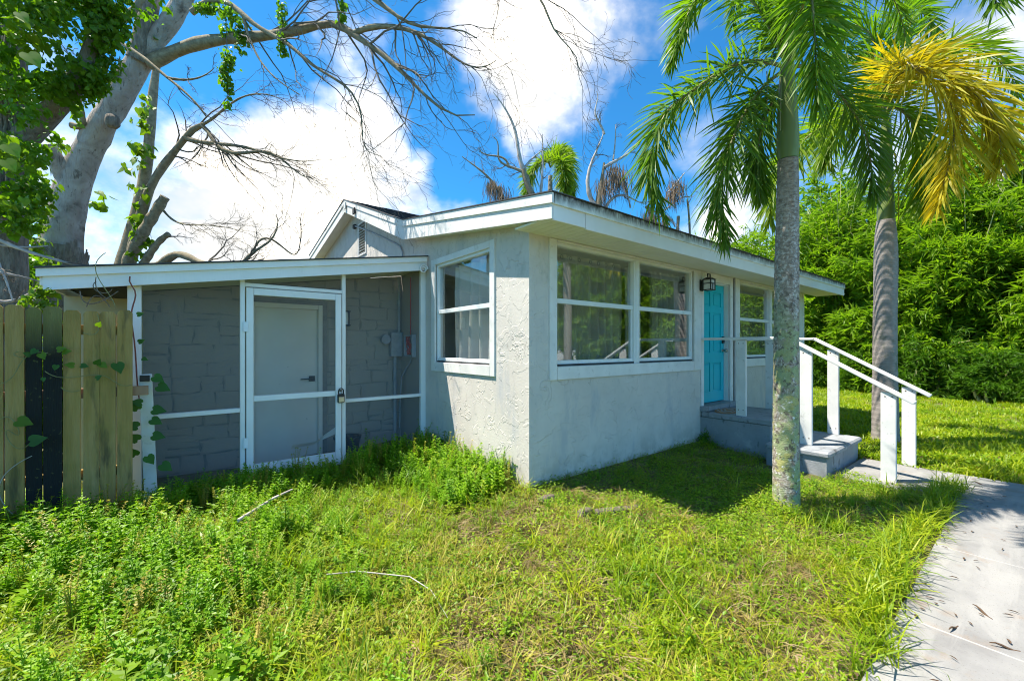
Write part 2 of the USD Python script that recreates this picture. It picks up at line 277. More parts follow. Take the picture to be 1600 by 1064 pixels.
W['conduit'] = mat('grey_pvc', g3((.30, .31, .32)), 6, 3, .5)
W['redwire'] = mat('red_wire', g3((.42, .05, .03)), 6, 3, .5)


def leafmat(name, ramp, trans=.35, rough=.45, rand='island', tc=(1.35, 1.5, .5), scale=1.3, spec=.35):
    return mat(name, ramp, scale, 3, rough, rand=rand, trans=trans, trans_col=tc, spec=spec)


W['palmleaf'] = leafmat('palm_leaf_green', [(0.1, (.12, .23, .015)), (0.5, (.26, .40, .018)), (0.85, (.44, .54, .025))], .52)
W['palmdark'] = leafmat('palm_leaf_dark', [(0.1, (.09, .18, .018)), (0.6, (.21, .34, .02)), (0.9, (.36, .46, .025))], .50)
W['palmyellow'] = leafmat('palm_leaf_yellow', [(0.1, (.40, .40, .02)), (0.40, (.72, .56, .02)), (0.78, (.82, .57, .03)), (0.93, (.64, .36, .05)), (0.99, (.36, .18, .06))], .52, tc=(1.3, 1.05, .4))
W['palmmid'] = leafmat('palm_leaf_yellowgreen', [(0.1, (.16, .26, .014)), (0.55, (.36, .42, .018)), (0.9, (.62, .54, .02))], .50)
W['rachis'] = mat('palm_rachis', g3((.20, .19, .08)), 6, 3, .5)
W['crownshaft'] = mat('palm_crownshaft', [(0.2, (.10, .15, .035)), (0.7, (.20, .24, .08))], 2.5, 4, .4, stretch=(4, 4, .4))
W['palmtrunk'] = mat('palm_trunk_near', [(0.3, (.14, .11, .085)), (0.5, (.27, .225, .18)), (0.7, (.40, .345, .285))], 24, 7, .85, (45, .010, 6), stretch=(1, 1, 1.8),
                     extra=[dict(scale=34, lo=.50, hi=.60, color=(.50, .46, .40), amount=.85, z=(2.6, 3.2)), dict(scale=6, lo=.42, hi=.56, color=(.27, .33, .15), amount=.85, z=(1.5, 2.1), distort=.6), dict(scale=11, lo=.54, hi=.62, color=(.38, .36, .12), amount=.8, z=(1.1, 1.6), seed=3), dict(scale=17, lo=.56, hi=.62, color=(.10, .085, .065), amount=.8, z=(1.9, 2.4), seed=9), dict(scale=26, lo=.60, hi=.65, color=(.66, .65, .58), amount=.9, z=(.8, 1.3), seed=5)])
W['palmtrunk2'] = mat('palm_trunk_ringed', [(0.2, (.20, .18, .16)), (0.8, (.36, .32, .30))], 12, 5, .8, (40, .004, 5), stretch=(1, 1, 5), extra=[dict(scale=8, lo=.5, hi=.68, color=(.13, .145, .10), amount=.8, z=(1.6, 2.3))])
W['barkpeel'] = mat('dead_wood_grey', [(0.25, (.15, .125, .105)), (0.45, (.34, .30, .265)), (0.75, (.50, .46, .42))], 3.6, 9, .85, (7, .05, 8, (3, 3, .7)), distort=.8, extra=[dict(scale=2.2, lo=.56, hi=.70, color=(.05, .045, .04), amount=.9, seed=2), dict(scale=9, lo=.58, hi=.68, color=(.10, .085, .07), amount=.8, stretch=(2, 2, .5))])
W['bark'] = mat('bark_furrowed', [(0.3, (.13, .105, .08)), (0.6, (.28, .245, .20)), (0.8, (.40, .38, .32))], 9, 6, .9, (9, .06, 5, (3.2, 3.2, .55)), stretch=(2.6, 2.6, .6))
W['twig'] = mat('dead_branch_brown', [(0.3, (.10, .082, .065)), (0.7, (.19, .165, .135))], 12, 5, .9, (40, .004, 4))
W['twigpale'] = mat('dead_branch_bleached', [(0.3, (.28, .24, .20)), (0.7, (.50, .47, .43))], 8, 5, .85, (40, .004, 4))
W['limb'] = mat('limb_lichen', [(0.3, (.14, .115, .075)), (0.7, (.30, .26, .17))], 14, 6, .9, (30, .01, 5))
W['moss'] = mat('spanish_moss', g3((.34, .26, .18)), 9, 4, .95, trans=.3, trans_col=(1, 1, 1), rand='island')
W['vine'] = leafmat('vine_leaf', [(0.1, (.09, .19, .010)), (0.45, (.18, .33, .014)), (0.75, (.30, .44, .018)), (0.95, (.32, .36, .02))], .48, tc=(1.7, 1.9, .4))
W['vinebright'] = leafmat('vine_leaf_bright', [(0.1, (.12, .22, .014)), (0.5, (.22, .33, .016)), (0.9, (.42, .44, .02))], .48, tc=(1.4, 1.5, .4))
W['bigleaf'] = leafmat('potato_vine_leaf', [(0.1, (.05, .14, .02)), (0.5, (.09, .22, .025)), (0.9, (.17, .31, .03))], .40)
W['bamboo'] = leafmat('bamboo_leaf', [(0.08, (.14, .25, .014)), (0.40, (.38, .52, .025)), (0.72, (.55, .65, .035)), (0.90, (.70, .70, .06)), (0.93, (.50, .30, .10)), (0.99, (.42, .22, .10))], .55)
W['bush'] = leafmat('bush_leaf', [(0.1, (.08, .18, .014)), (0.5, (.17, .31, .018)), (0.9, (.31, .41, .022))], .48)
W['culm'] = mat('bamboo_culm', g3((.46, .42, .18)), 5, 4, .5)
W['grass'] = leafmat('grass_blade', [(0.1, (.085, .18, .006)), (0.45, (.215, .31, .008)), (0.75, (.33, .38, .010)), (0.90, (.40, .40, .03)), (0.98, (.46, .38, .12))], .42, rand='object')
W['grassyellow'] = leafmat('grass_blade_yellowing', [(0.1, (.24, .26, .02)), (0.5, (.38, .36, .04)), (0.9, (.46, .36, .12))], .38, rand='object')
W['dry'] = leafmat('dry_grass', [(0.1, (.22, .14, .05)), (0.5, (.32, .23, .09)), (0.9, (.42, .34, .16))], .25, rand='object', tc=(1, 1, .8))
W['weed'] = leafmat('weed_leaf', [(0.1, (.10, .23, .008)), (0.5, (.20, .38, .010)), (0.9, (.34, .48, .018))], .45, rand='object')
W['clover'] = leafmat('groundcover_leaf', [(0.1, (.07, .18, .008)), (0.5, (.19, .31, .010)), (0.9, (.34, .42, .014))], .42, rand='object')
W['rock'] = mat('rubble_stone', g3((.14, .115, .09)), 8, 6, .9, (20, .01, 5))
W['bare'] = mat('bare_sandy_soil', g3((.34, .24, .15)), 8, 6, .95, (30, .01, 5))
W['house2'] = mat('neighbour_white', g3((.65, .67, .68), .95, 1.05), 2, 3, .6)
W['house2roof'] = mat('neighbour_roof', g3((.30, .12, .09)), 6, 4, .8)
W['mulch'] = mat('leaf_litter', g3((.12, .075, .045)), 9, 4, .95, rand='island')
W['road'] = mat('asphalt', g3((.05, .05, .05)), 9, 4, .9)
# ================================================================== house
house = thing('house', 'single storey grey stucco house with white trim and turquoise front door', 'house')
PROF = np.array([(-0.58, 2.87), (2.755, 3.41), (5.78, 4.56), (8.94, 3.91)])
ptop = lambda y: np.interp(y, PROF[:, 0], PROF[:, 1])
XZ = lambda u, v, d: np.stack([u, d, v], 1)          # the front wall: u = x, v = z, d = y
YZ = lambda u, v, d: np.stack([d, u, v], 1)          # the side wall: u = y, v = z, d = x
rect = lambda a, b, c, d: sg.box(a, b, c, d)
front = rect(0, -.4, 8.3, 2.67).difference(rect(.40, 1.22, 3.40, 2.635)).difference(rect(3.70, .40, 4.62, 2.52)).difference(rect(5.0, 1.22, 8.0, 2.625))
side = sg.Polygon([(.15, -.4), (8.8, -.4), (8.8, ptop(8.8) - .16), (5.78, 4.36), (2.755, 3.21), (.15, ptop(.15) - .16)]).difference(rect(.71, 1.22, 2.10, 2.64)).difference(rect(5.10, 3.36, 5.50, 3.99))
wl = MB().prism(front, XZ, 0.0, .15); obj('front_wall', wl, W['stucco'], house)
wl = MB().prism(side, YZ, 0.0, .15)
wl.box(0, 0, 2.67, .15, .15, 2.80)
obj('side_wall', wl, W['stucco'], house)
wl = MB().box(0, 0, -.4, .149, .149, 2.669)   # nothing but the return of the corner, inside both walls
wl = MB().box(8.15, .15, -.4, 8.3, 8.8, 2.75).box(.15, 8.65, -.4, 8.15, 8.8, 3.6); obj('rear_wall', wl, W['stucco'], house)
ri = MB().box(.16, .16, .40, 8.14, 4.0, .46).box(.16, 4.0, .40, 8.14, 4.05, 2.72).box(.16, .16, 2.70, 8.14, 4.0, 2.72); obj('room_interior', ri, W['inside'], house)
# roof deck and shingles
roof = MB()
low = [(y, z - .05) for y, z in PROF]
roof.prism(sg.Polygon(list(map(tuple, PROF)) + low[::-1]), YZ, -.19, 9.03); rf = obj('roof', roof, W['shingle'], house)
rng = np.random.default_rng(3)
sh = MB(); sl = PROF[2] - PROF[1]; Ls = np.linalg.norm(sl); du = sl / Ls; nu = np.array([-du[1], du[0]])
for k in range(int(Ls / .145)):
    p0 = PROF[1] + du * (k * .145); x = -.2 - (k % 2) * .15
    while x < 4.6:
        x1 = min(x + .3, 4.6); xa = max(x, -.195); lift = .012 + .006 * rng.random()
        a, b = p0 + nu * lift, p0 + du * .15 + nu * .004
        sh.add([(xa, *a), (x1 - .008, *a), (x1 - .008, *b), (xa, *b), (xa, *(p0 + nu * .001)), (x1 - .008, *(p0 + nu * .001))], [(0, 1, 2), (0, 2, 3), (4, 5, 1), (4, 1, 0)]); x = x1 if x >= -.19 else x + .3
obj('shingle_courses', sh, W['shingle'], house, kind='stuff')
# eave fascia along the front
fb = MB().box(-.2, -.58, 2.625, .243, -.56, 2.775, .003); obj('fascia_board', fb, W['white'], house)
fb = MB().box(.247, -.582, 2.613, 9.05, -.562, 2.774, .003); obj('fascia_board', fb, W['white'], house)
fb = MB().box(-.215, -.600, 2.770, 9.06, -.572, 2.873, .003); obj('drip_board', fb, W['drip'], house, label='upper fascia board streaked black with roof dirt')
fb = MB().box(-.215, -.612, 2.874, 9.06, -.54, 2.886, .002); obj('drip_edge', fb, W['grime'], house)
# rake boards on the left end
thick = [.235, .30, .26, .27]
for k in range(3):
    (ya, za), (yb, zb) = PROF[k], PROF[k + 1]
    obj('rake_board', MB().prism(sg.Polygon([(ya, za - .085), (yb, zb - .085), (yb, zb - thick[k + 1]), (ya, za - thick[k])]), YZ, -.22, -.2), W['whiteold'], house)
    obj('rake_trim', MB().prism(sg.Polygon([(ya - .02 * (k == 0), za), (yb, zb), (yb, zb - .095), (ya - .02 * (k == 0), za - .095)]), YZ, -.235, -.203), W['whiteold'], house)
    obj('rake_cap', MB().prism(sg.Polygon([(ya - .03 * (k == 0), za + .014), (yb, zb + .014), (yb, zb + .002), (ya - .03 * (k == 0), za + .002)]), YZ, -.245, -.17), W['grime'], house)
    yq = ya + .03 * (k == 0)
    obj('rake_soffit', MB().prism(sg.Polygon([(yq, za - thick[k] + .03), (yb, zb - thick[k + 1] + .03), (yb, zb - thick[k + 1] + .045), (yq, za - thick[k] + .045)]), YZ, -.199, .02), W['soffit'], house)
obj('ridge_bracket', MB().box(-.26, 5.62, 4.33, -.236, 5.72, 4.47, .004), W['whiteold'], house)
obj('ridge_bracket', MB().box(-.26, 5.02, 4.08, -.236, 5.14, 4.20, .004), W['grime'], house)
# soffit panels
x = -.195
while x < 9.0:
    pn = MB().box(x, -.559, 2.668, min(x + .304, 9.04), .0, 2.676)
    for j in range(3): pn.box(x + .002 + j * .1013, -.559, 2.660, x + .0975 + j * .1013, -.001, 2.668, .002)
    obj('soffit_panel', pn, W['soffit'], house); x += .304


def window(fn, u0, u1, z0, z1, zm, mull=None, din=1, panes='pane', label=None):
    """an aluminium single-hung window unit; fn(u,z,d) -> points with d going inwards"""
    def bx(mb, ua, za, da, ub, zb, db, b=.003):
        P = fn(np.array([ua, ub]), np.array([za, zb]), np.array([da, db])); return mb.box(*P[0], *P[1], b)
    fr = MB(); t = .028
    bx(fr, u0, z0, .015, u0 + t, z1, .10); bx(fr, u1 - t, z0, .015, u1, z1, .10); bx(fr, u0 + t, z1 - t - .01, .012, u1 - t, z1, .10); bx(fr, u0 + t, z0, .005, u1 - t, z0 + .022, .10)
    wn = obj('window', fr, W['alu'], house, label=label)
    halves = [(u0 + t, u1 - t)] if not mull else [(u0 + t, mull[0]), (mull[1], u1 - t)]
    if mull:
        m = MB(); bx(m, mull[0], z0 + .022, .0, mull[1], z1 - .04, .10); bx(m, mull[0] + .035, z0 + .022, -.008, mull[1] - .035, z1 - .04, .0); obj('mullion', m, W['alu'], wn)
    for a, b in halves:
        m = MB(); bx(m, a, zm - .028, .02, b, zm + .028, .065); obj('meeting_rail', m, W['alu'], wn)
        m = MB(); bx(m, a, z0 + .024, .022, b, z0 + .068, .06); obj('sash_rail', m, W['alu'], wn)
        m = MB(); bx(m, a, z0 + .068, .03, a + .022, zm - .028, .06); obj('sash_stile', m, W['alu'], wn); m = MB(); bx(m, b - .022, z0 + .068, .03, b, zm - .028, .06); obj('sash_stile', m, W['alu'], wn)
        m = MB(); bx(m, a + .001, z0 + .05, .045, b - .001, zm, .049, 0); obj(panes, m, W['pane' if panes == 'pane' else 'pane2'], wn)
        m = MB(); bx(m, a + .001, zm, .058, b - .001, z1 - t - .005, .062, 0); obj(panes, m, W['pane' if panes == 'pane' else 'pane2'], wn)
        m = MB(); bx(m, a, z0 + .002, .004, b, z0 + .0235, .012, 0); obj('sill_gap', m, W['grime'], wn)
    return wn


FW = lambda u, v, d: np.stack([u, d, v], 1)
SW = lambda u, v, d: np.stack([d, u, v], 1)
window(FW, .40, 3.40, 1.22, 2.635, 1.97, (1.86, 1.985))
window(FW, 5.0, 8.0, 1.22, 2.625, 1.95, (6.40, 6.52))
window(SW, .71, 2.10, 1.22, 2.64, 1.95, panes='clear_pane')


def casing(name, parts, ax, m='whiteold'):
    mb = MB()
    for a, z0, b, z1 in parts:
        if ax == 'x': mb.box(a, -.022, z0, b, .012, z1, .004)
        else: mb.box(-.022, a, z0, .012, b, z1, .004)
    obj(name, mb, W[m], house)


casing('window_casing', [(.285, 1.07, .40, 2.655), (3.40, 1.07, 3.608, 2.655), (.402, 1.07, 3.398, 1.219), (.402, 2.632, 3.398, 2.655)], 'x')
casing('window_casing', [(4.82, 1.07, 5.0, 2.655), (8.0, 1.07, 8.17, 2.655), (5.002, 1.07, 7.998, 1.219), (5.002, 2.622, 7.998, 2.655)], 'x')
casing('window_casing', [(.61, 1.09, .71, 2.72), (2.10, 1.09, 2.21, 2.72), (.712, 1.09, 2.098, 1.219), (.712, 2.638, 2.098, 2.72)], 'y')
casing('door_casing', [(3.610, .41, 3.70, 2.655), (4.62, .41, 4.725, 2.655), (3.702, 2.52, 4.618, 2.655)], 'x')
obj('door_jamb', MB().box(3.70, .012, .46, 3.716, .14, 2.52).box(4.604, .012, .46, 4.62, .14, 2.52).box(3.716, .012, 2.504, 4.604, .14, 2.52), W['white'], house)
obj('corner_board', MB().box(8.19, -.02, -.1, 8.31, .02, 2.655, .004), W['whiteold'], house)
obj('wall_pipe', MB().tube([(4.775, -.022, .42), (4.775, -.022, 2.66)], .018, 8), W['conduit'], house, smooth=40)
# front door, six recessed panels
dp = rect(3.718, .505, 4.602, 2.502); pans = []
for a, b in ((3.83, 4.11), (4.21, 4.49)):
    for z0, z1 in ((.68, 1.17), (1.34, 2.02), (2.13, 2.37)): pans.append((a, z0, b, z1))
for p in pans: dp = dp.difference(rect(*p))
door = obj('front_door', MB().prism(dp, XZ, .085, .125).box(3.718, .100, .505, 4.602, .124, 2.502), W['door'], house)
for a, z0, b, z1 in pans: obj('door_panel', MB().box(a + .03, .089, z0 + .03, b - .03, .101, z1 - .03, .008), W['door'], door)
sph = trimesh.creation.icosphere(2, .030)
kb = MB().tube([(4.545, .086, 1.375), (4.545, .03, 1.375)], [.028, .012], 10); s2 = sph.copy(); s2.apply_translation([4.545, .02, 1.375]); kb.tm(s2); obj('door_knob', kb, W['steel'], door, smooth=40)
obj('deadbolt', MB().box(4.515, .055, 1.50, 4.575, .086, 1.62, .008).box(4.530, .045, 1.525, 4.560, .055, 1.575, .004), W['black'], door)
obj('door_sill', MB().box(3.60, -.12, .409, 4.70, .15, .492, .012), W['stoop'], house)
# curtains behind the panes


def curtain(mb, fn, u0, u1, z0, z1, d, n=60, amp=.035, wl=.16, seed=0):
    u = np.linspace(u0, u1, n); z = np.linspace(z0, z1, 6); U, Z = np.meshgrid(u, z)
    r = np.random.default_rng(seed); ph = r.random() * 6
    D = d + amp * np.sin((U - u0) / wl * 2 * PI + ph + .5 * np.sin(U * 7 + ph)) * (1 + .3 * (z1 - Z)) + .012 * np.sin(Z * 3 + U * 9)
    v = fn(U.ravel(), Z.ravel(), D.ravel()); i, j = np.meshgrid(np.arange(5), np.arange(n - 1), indexing='ij')
    mb.add(v, np.stack([i * n + j, i * n + j + 1, (i + 1) * n + j + 1, (i + 1) * n + j], -1).reshape(-1, 4)); return mb


for a, b, sd in ((.45, 1.10, 1), (1.13, 1.95, 2), (2.05, 2.42, 3), (2.60, 3.38, 4)):
    cu = obj('curtain', curtain(MB(), FW, a, b, .9, 2.58, .26, seed=sd), W['curtain'], house, smooth=True)
    if b < 2:
        for k in range(4):
            t = trimesh.creation.torus(.022, .006, 14, 6); t.apply_transform(trimesh.transformations.rotation_matrix(PI / 2, [1, 0, 0])); t.apply_translation([a + .1 + k * .155, .215, 2.535]); obj('grommet', MB().tm(t), W['steel'], cu, smooth=40)
obj('curtain', curtain(MB(), FW, 5.1, 7.9, .9, 2.58, .4, n=120, seed=6), W['curtain'], house, smooth=True)
obj('curtain', curtain(MB(), SW, .98, 1.90, 1.0, 2.60, .23, n=70, amp=.05, wl=.24, seed=5), W['curtainw'], house, smooth=True, label='pale curtain in the side window')
# louvred vent in the gable
vf = MB().box(-.02, 5.06, 3.33, .02, 5.10, 4.02, .003).box(-.02, 5.50, 3.33, .02, 5.54, 4.02, .003).box(-.02, 5.10, 3.33, .02, 5.50, 3.36, .003).box(-.02, 5.10, 3.99, .02, 5.50, 4.02, .003).box(.10, 5.1, 3.36, .12, 5.5, 3.99)
vent = obj('gable_vent', vf, W['whiteold'], house)
for k in range(11):
    z = 3.385 + k * .056; obj('vent_slat', MB().ob(np.array([.012, 5.30, z + .012]), [[.78, 0, .62], [0, 1, 0], [-.62, 0, .78]], (.034, .199, .004)), W['whiteold'], vent)
obj('conduit', MB().tube([(-.03, 5.69, 4.02), (-.03, 5.13, 3.83), (-.03, 4.12, 3.46), (-.03, 3.55, 3.24), (-.03, 3.32, 3.14), (-.03, 3.22, 3.02), (-.03, 3.21, 2.86)], .014, 8), W['conduit'], house, smooth=50)
obj('conduit_head', MB().box(-.06, 5.68, 3.97, 0, 5.78, 4.06, .01), W['grime'], house)

# ------------------------------------------------------------------ wall lamp, mat, stoop, handrails
lamp = thing('wall_lamp', 'black lantern lamp with frosted panes on the casing left of the turquoise door', 'wall lamp')
LX, LY, LZ = 3.60, -.15, 2.43
m = MB().box(LX - .05, -.034, LZ - .10, LX + .05, -.0225, LZ + .08, .004).box(LX - .012, -.08, LZ + .02, LX + .012, -.034, LZ + .05); obj('back_plate', m, W['black'], lamp)
m = MB()
for sx in (-1, 1):
    for sy in (-1, 1): m.box(LX + sx * .068 - .007, LY + sy * .062 - .007, LZ - .10, LX + sx * .068 + .007, LY + sy * .062 + .007, LZ + .07)
for z in (-.10, .062, .0):
    for s in (-1, 1): m.box(LX - .061, LY + s * .062 - .006, LZ + z, LX + .061, LY + s * .062 + .006, LZ + z + .012).box(LX + s * .068 - .006, LY - .055, LZ + z, LX + s * .068 + .006, LY + .055, LZ + z + .012)
for s in (-1, 1): m.box(LX - .005, LY + s * .062 - .005, LZ - .088, LX + .005, LY + s * .062 + .005, LZ + .0)
obj('lantern_frame', m, W['black'], lamp)
m = MB().add([(LX - .088, LY - .080, LZ + .072), (LX + .088, LY - .080, LZ + .072), (LX + .088, LY + .070, LZ + .072), (LX - .088, LY + .070, LZ + .072), (LX - .03, LY - .03, LZ + .105), (LX + .03, LY - .03, LZ + .105), (LX + .03, LY + .03, LZ + .105), (LX - .03, LY + .03, LZ + .105)],
             [(0, 1, 5, 4), (1, 2, 6, 5), (2, 3, 7, 6), (3, 0, 4, 7), (4, 5, 6, 7), (3, 2, 1, 0)]); obj('lamp_roof', m, W['black'], lamp)
obj('hanging_loop', MB().box(LX - .045, LY - .008, LZ + .105, LX - .033, LY + .008, LZ + .15).box(LX + .033, LY - .008, LZ + .105, LX + .045, LY + .008, LZ + .15).box(LX - .045, LY - .008, LZ + .15, LX + .045, LY + .008, LZ + .162), W['black'], lamp)
obj('lamp_glass', MB().box(LX - .060, LY - .055, LZ - .09, LX + .060, LY + .055, LZ + .07), W['frost'], lamp)

stoop = thing('entrance_stoop', 'grey painted concrete stoop with black stained edge below the turquoise door', 'stoop')
obj('stoop_base', MB().box(3.62, -1.02, -.5, 4.78, -.002, .322), W['stoop'], stoop)
st = MB().box(3.60, -1.05, .326, 4.80, -.0235, .408, .014); obj('stoop_slab', st, W['stoop'], stoop)
obj('edge_shadow_stain', MB().box(3.613, -1.03, .3215, 4.79, -.003, .3262), W['stain'], stoop)  # dark drip streak along the underside of the slab lip
obj('lower_base', MB().box(3.37, -1.74, -.5, 4.80, -1.06, .052), W['stoop'], stoop)
obj('lower_step', MB().box(3.34, -1.78, .054, 4.84, -1.052, .135, .022), W['stoop'], stoop)
matt = thing('door_mat', 'oval tan and white braided rope mat at the foot of the front door', 'door mat')
for k in range(7):
    a = np.linspace(0, 2 * PI, 40); rx, ry = .30 - k * .04, .16 - k * .022
    if ry < .015: break
    obj('braid', MB().tube(np.stack([3.95 + rx * np.cos(a), -.30 + ry * np.sin(a), .419 + .004 * np.sin(a * 9 + k)], 1), .013, 6, cap=False), W['joint'] if k % 2 else W['rawwood'], matt, smooth=True)


def railing(X, zs, name, label):
    t = thing(name, label, 'handrail', 'white stair handrails')
    for y, zb, zt in zs:
        obj('post', MB().box(X - .022, y - .07, zb, X + .022, y + .07, zt, .005), W['whiteold'], t)
    obj('level_rail', MB().box(X - .05, -1.235, 1.545, X + .05, -.024, 1.585, .006), W['whiteold'], t)
    nh_ = MB()
    for y, zb, zt in zs:
        for dy in (-.035, .03):
            for zz in (zt - .05, zb + .09): nh_.box(X - .0245, y + dy - .006, zz - .006, X - .0218, y + dy + .006, zz + .006)
    obj('nail_heads', nh_, W['mulch'], t, kind='stuff')
    obj('sloping_rail', MB().beam((X, -1.215, 1.568), (X, -2.50, .80), .10, .04, .006), W['whiteold'], t)
    return t


railing(3.66, [(-.61, .409, 1.543), (-1.44, .136, 1.41), (-2.27, -.25, .905)], 'handrail', 'near white wooden handrail on the left side of the stoop')
railing(4.75, [(-.61, .409, 1.543), (-1.46, .136, 1.40), (-2.29, -.25, .90)], 'handrail', 'far white wooden handrail behind the palm on the right side of the stoop')

# ================================================================== screened porch
porch = thing('screened_porch', 'low white framed screened porch with sloping roof on the left of the house', 'porch')
PY = 2.45
ftop = lambda x: np.interp(x, [-3.96, 0], [2.165, 2.80])
XYZ = lambda u, v, d: np.stack([u, d, v], 1)
quad = lambda xa, xb, t0, t1: sg.Polygon([(xa, ftop(xa) - t0), (xb, ftop(xb) - t0), (xb, ftop(xb) - t1), (xa, ftop(xa) - t1)])
obj('porch_roof', MB().prism(quad(-3.96, -.245, 0.01, .07), XYZ, 2.36, 8.4), W['shingle'], porch)
obj('roof_edge', MB().prism(quad(-3.98, -.02, -.016, .0), XYZ, 2.30, 2.44), W['grime'], porch)
obj('upper_fascia', MB().prism(quad(-3.97, -.03, 0, .075), XYZ, 2.315, 2.357), W['white'], porch)
obj('lower_fascia', MB().prism(quad(-3.93, -.03, .072, .20), XYZ, 2.335, 2.365), W['white'], porch)
obj('end_fascia', MB().box(-3.955, 2.37, 2.02, -3.935, 8.3, 2.155), W['white'], porch)
obj('porch_ceiling', MB().prism(quad(-3.3, -.02, .15, .16), XYZ, 2.37, 3.28), W['soffit'], porch)
obj('scroll_bracket', MB().tube([(-.10 + .07 * math.cos(a) * (1 - a / 14), 2.30, 2.60 + .07 * math.sin(a) * (1 - a / 14)) for a in np.linspace(0, 9, 30)], .012, 6), W['whiteold'], porch, smooth=True)
# frame of the screens
post = lambda x0, x1, z0, z1, n='screen_post', y0=PY - .03, y1=PY + .03: obj(n, MB().box(x0, y0, z0, x1, y1, z1, .004), W['white'], porch)
post(-3.36, -3.25, -.3, ftop(-3.3) - .19); post(-2.385, -2.335, -.3, ftop(-2.35) - .19); post(-1.235, -1.185, -.3, ftop(-1.2) - .19)
post(-.085, -.002, -.3, ftop(-.1) - .19, 'end_post')
post(-3.25, -2.385, .675, .725, 'screen_rail'); post(-1.185, -.085, .69, .735, 'screen_rail'); post(-2.335, -1.235, 2.155, 2.20, 'door_header')
post(-3.25, -2.385, -.3, -.12, 'screen_sill'); post(-1.185, -.085, -.3, -.12, 'screen_sill')
for xa, xb, za, zb in ((-3.25, -2.385, -.12, .675), (-3.25, -2.385, .725, None), (-1.185, -.085, -.12, .69), (-1.185, -.085, .735, None), (-2.335, -1.235, 2.20, None)):
    P = sg.Polygon([(xa, za), (xb, za), (xb, zb or ftop(xb) - .19), (xa, zb or ftop(xa) - .19)]); m = trimesh.creation.triangulate_polygon(P, engine='earcut')
    obj('screen_panel', (np.stack([m[0][:, 0], np.full(len(m[0]), PY + .012), m[0][:, 1]], 1), m[1]), W['screen'], porch)
# the screen door
dx0, dx1, dz0, dz1 = -2.325, -1.245, -.13, 2.145
sdm = MB().box(dx0, PY - .045, dz0, dx0 + .075, PY - .012, dz1, .005).box(dx1 - .075, PY - .045, dz0, dx1, PY - .012, dz1, .005).box(dx0 + .075, PY - .045, dz1 - .085, dx1 - .075, PY - .012, dz1, .005).box(dx0 + .075, PY - .043, .79, dx1 - .075, PY - .014, .86, .005)
sd = obj('screen_door', sdm, W['white'], porch)
obj('kick_panel', MB().box(dx0 + .075, PY - .042, dz0, dx1 - .075, PY - .016, .045, .004), W['whiteold'], sd)
for za, zb in ((.045, .79), (.86, dz1 - .085)):
    obj('door_screen', ([(dx0 + .075, PY - .028, za), (dx1 - .075, PY - .028, za), (dx1 - .075, PY - .028, zb), (dx0 + .075, PY - .028, zb)], [(0, 1, 2, 3)]), W['screen'], sd)
for z in (.25, 1.62): obj('hinge', MB().box(dx0 - .03, PY - .052, z, dx0 + .02, PY - .045, z + .12, .002), W['alu'], sd)
# painted stone wall at the back, every stone its own piece
BY = 3.30
ceil_ = sg.Polygon([(-3.32, -.4), (-.002, -.4), (-.002, ftop(0) - .165), (-3.32, ftop(-3.32) - .165)])
obj('back_wall', MB().prism(ceil_.difference(rect(-2.20, -.2, -1.27, 2.06)), XYZ, BY, BY + .12), W['mortar'], porch)
rng = np.random.default_rng(11)
xs0, xs1 = -3.31, -.01; z = -.32; row = 0; hole = rect(-2.27, -.4, -1.20, 2.12)
while z < 2.62:
    h = rng.uniform(.15, .27); x = xs0 - rng.random() * .2
    while x < xs1:
        w = rng.uniform(.22, .46); tall = rng.random()
        pc = [(x, z, x + w, z + h)] if tall > .3 else [(x, z, x + w, z + h * .52), (x, z + h * .52, x + w, z + h)]
        for a, b, c, d in pc:
            j = lambda: rng.uniform(-.02, .02)
            q = sg.Polygon([(a + j(), b + j()), ((a + c) / 2 + j(), b + j()), (c + j(), b + j()), (c + j(), (b + d) / 2 + j()), (c + j(), d + j()), ((a + c) / 2 + j(), d + j()), (a + j(), d + j()), (a + j(), (b + d) / 2 + j())]).buffer(-.0035).intersection(ceil_.buffer(-.004)).difference(hole)
            if q.is_empty: continue
            for g in getattr(q, 'geoms', [q]):
                if g.geom_type != 'Polygon' or g.area < .003: continue
                dep = rng.uniform(.010, .022); g = g.simplify(.004)
                inner = g.buffer(-.012)
                if inner.is_empty or inner.geom_type != 'Polygon': continue
                mb = MB().prism(g, XYZ, BY - dep * .5, BY + .002); mb.prism(inner, XYZ, BY - dep, BY - dep * .5 + .001)
                obj('wall_stone', mb, W['stone'], porch)
        x += w
    z += h
obj('inner_side_wall', MB().box(-.03, 2.49, -.4, -.0015, 3.30, 2.70), W['stone'], porch)
obj('porch_floor', MB().box(-3.3, 2.42, -.4, -.03, 3.30, -.19), W['concrete'], porch)
# back door
obj('back_door_frame', MB().box(-2.20, BY - .03, -.2, -2.14, BY + .1, 2.06, .004).box(-1.33, BY - .03, -.2, -1.27, BY + .1, 2.06, .004).box(-2.14, BY - .03, 1.99, -1.33, BY + .1, 2.06, .004), W['backdoor'], porch)
bd = obj('back_door', MB().box(-2.14, BY + .02, -.18, -1.33, BY + .06, 1.99, .003), W['backdoor'], porch)
obj('door_lever', MB().box(-1.45, BY + .002, .93, -1.37, BY + .02, 1.01, .003).box(-1.57, BY - .035, .96, -1.42, BY - .018, .978, .003).box(-1.43, BY - .035, .96, -1.41, BY + .002, .98), W['black'], bd)
obj('side_lining', MB().box(-3.32, 2.49, -.3, -3.29, 3.30, 2.12), W['cream'], porch)
obj('wing_wall', MB().box(-3.30, 3.43, -.4, -3.18, 8.2, 2.14).box(-3.95, 3.32, -.4, -3.322, 3.42, 2.01), W['cream'], porch, label='cream boarded wall left of the porch')
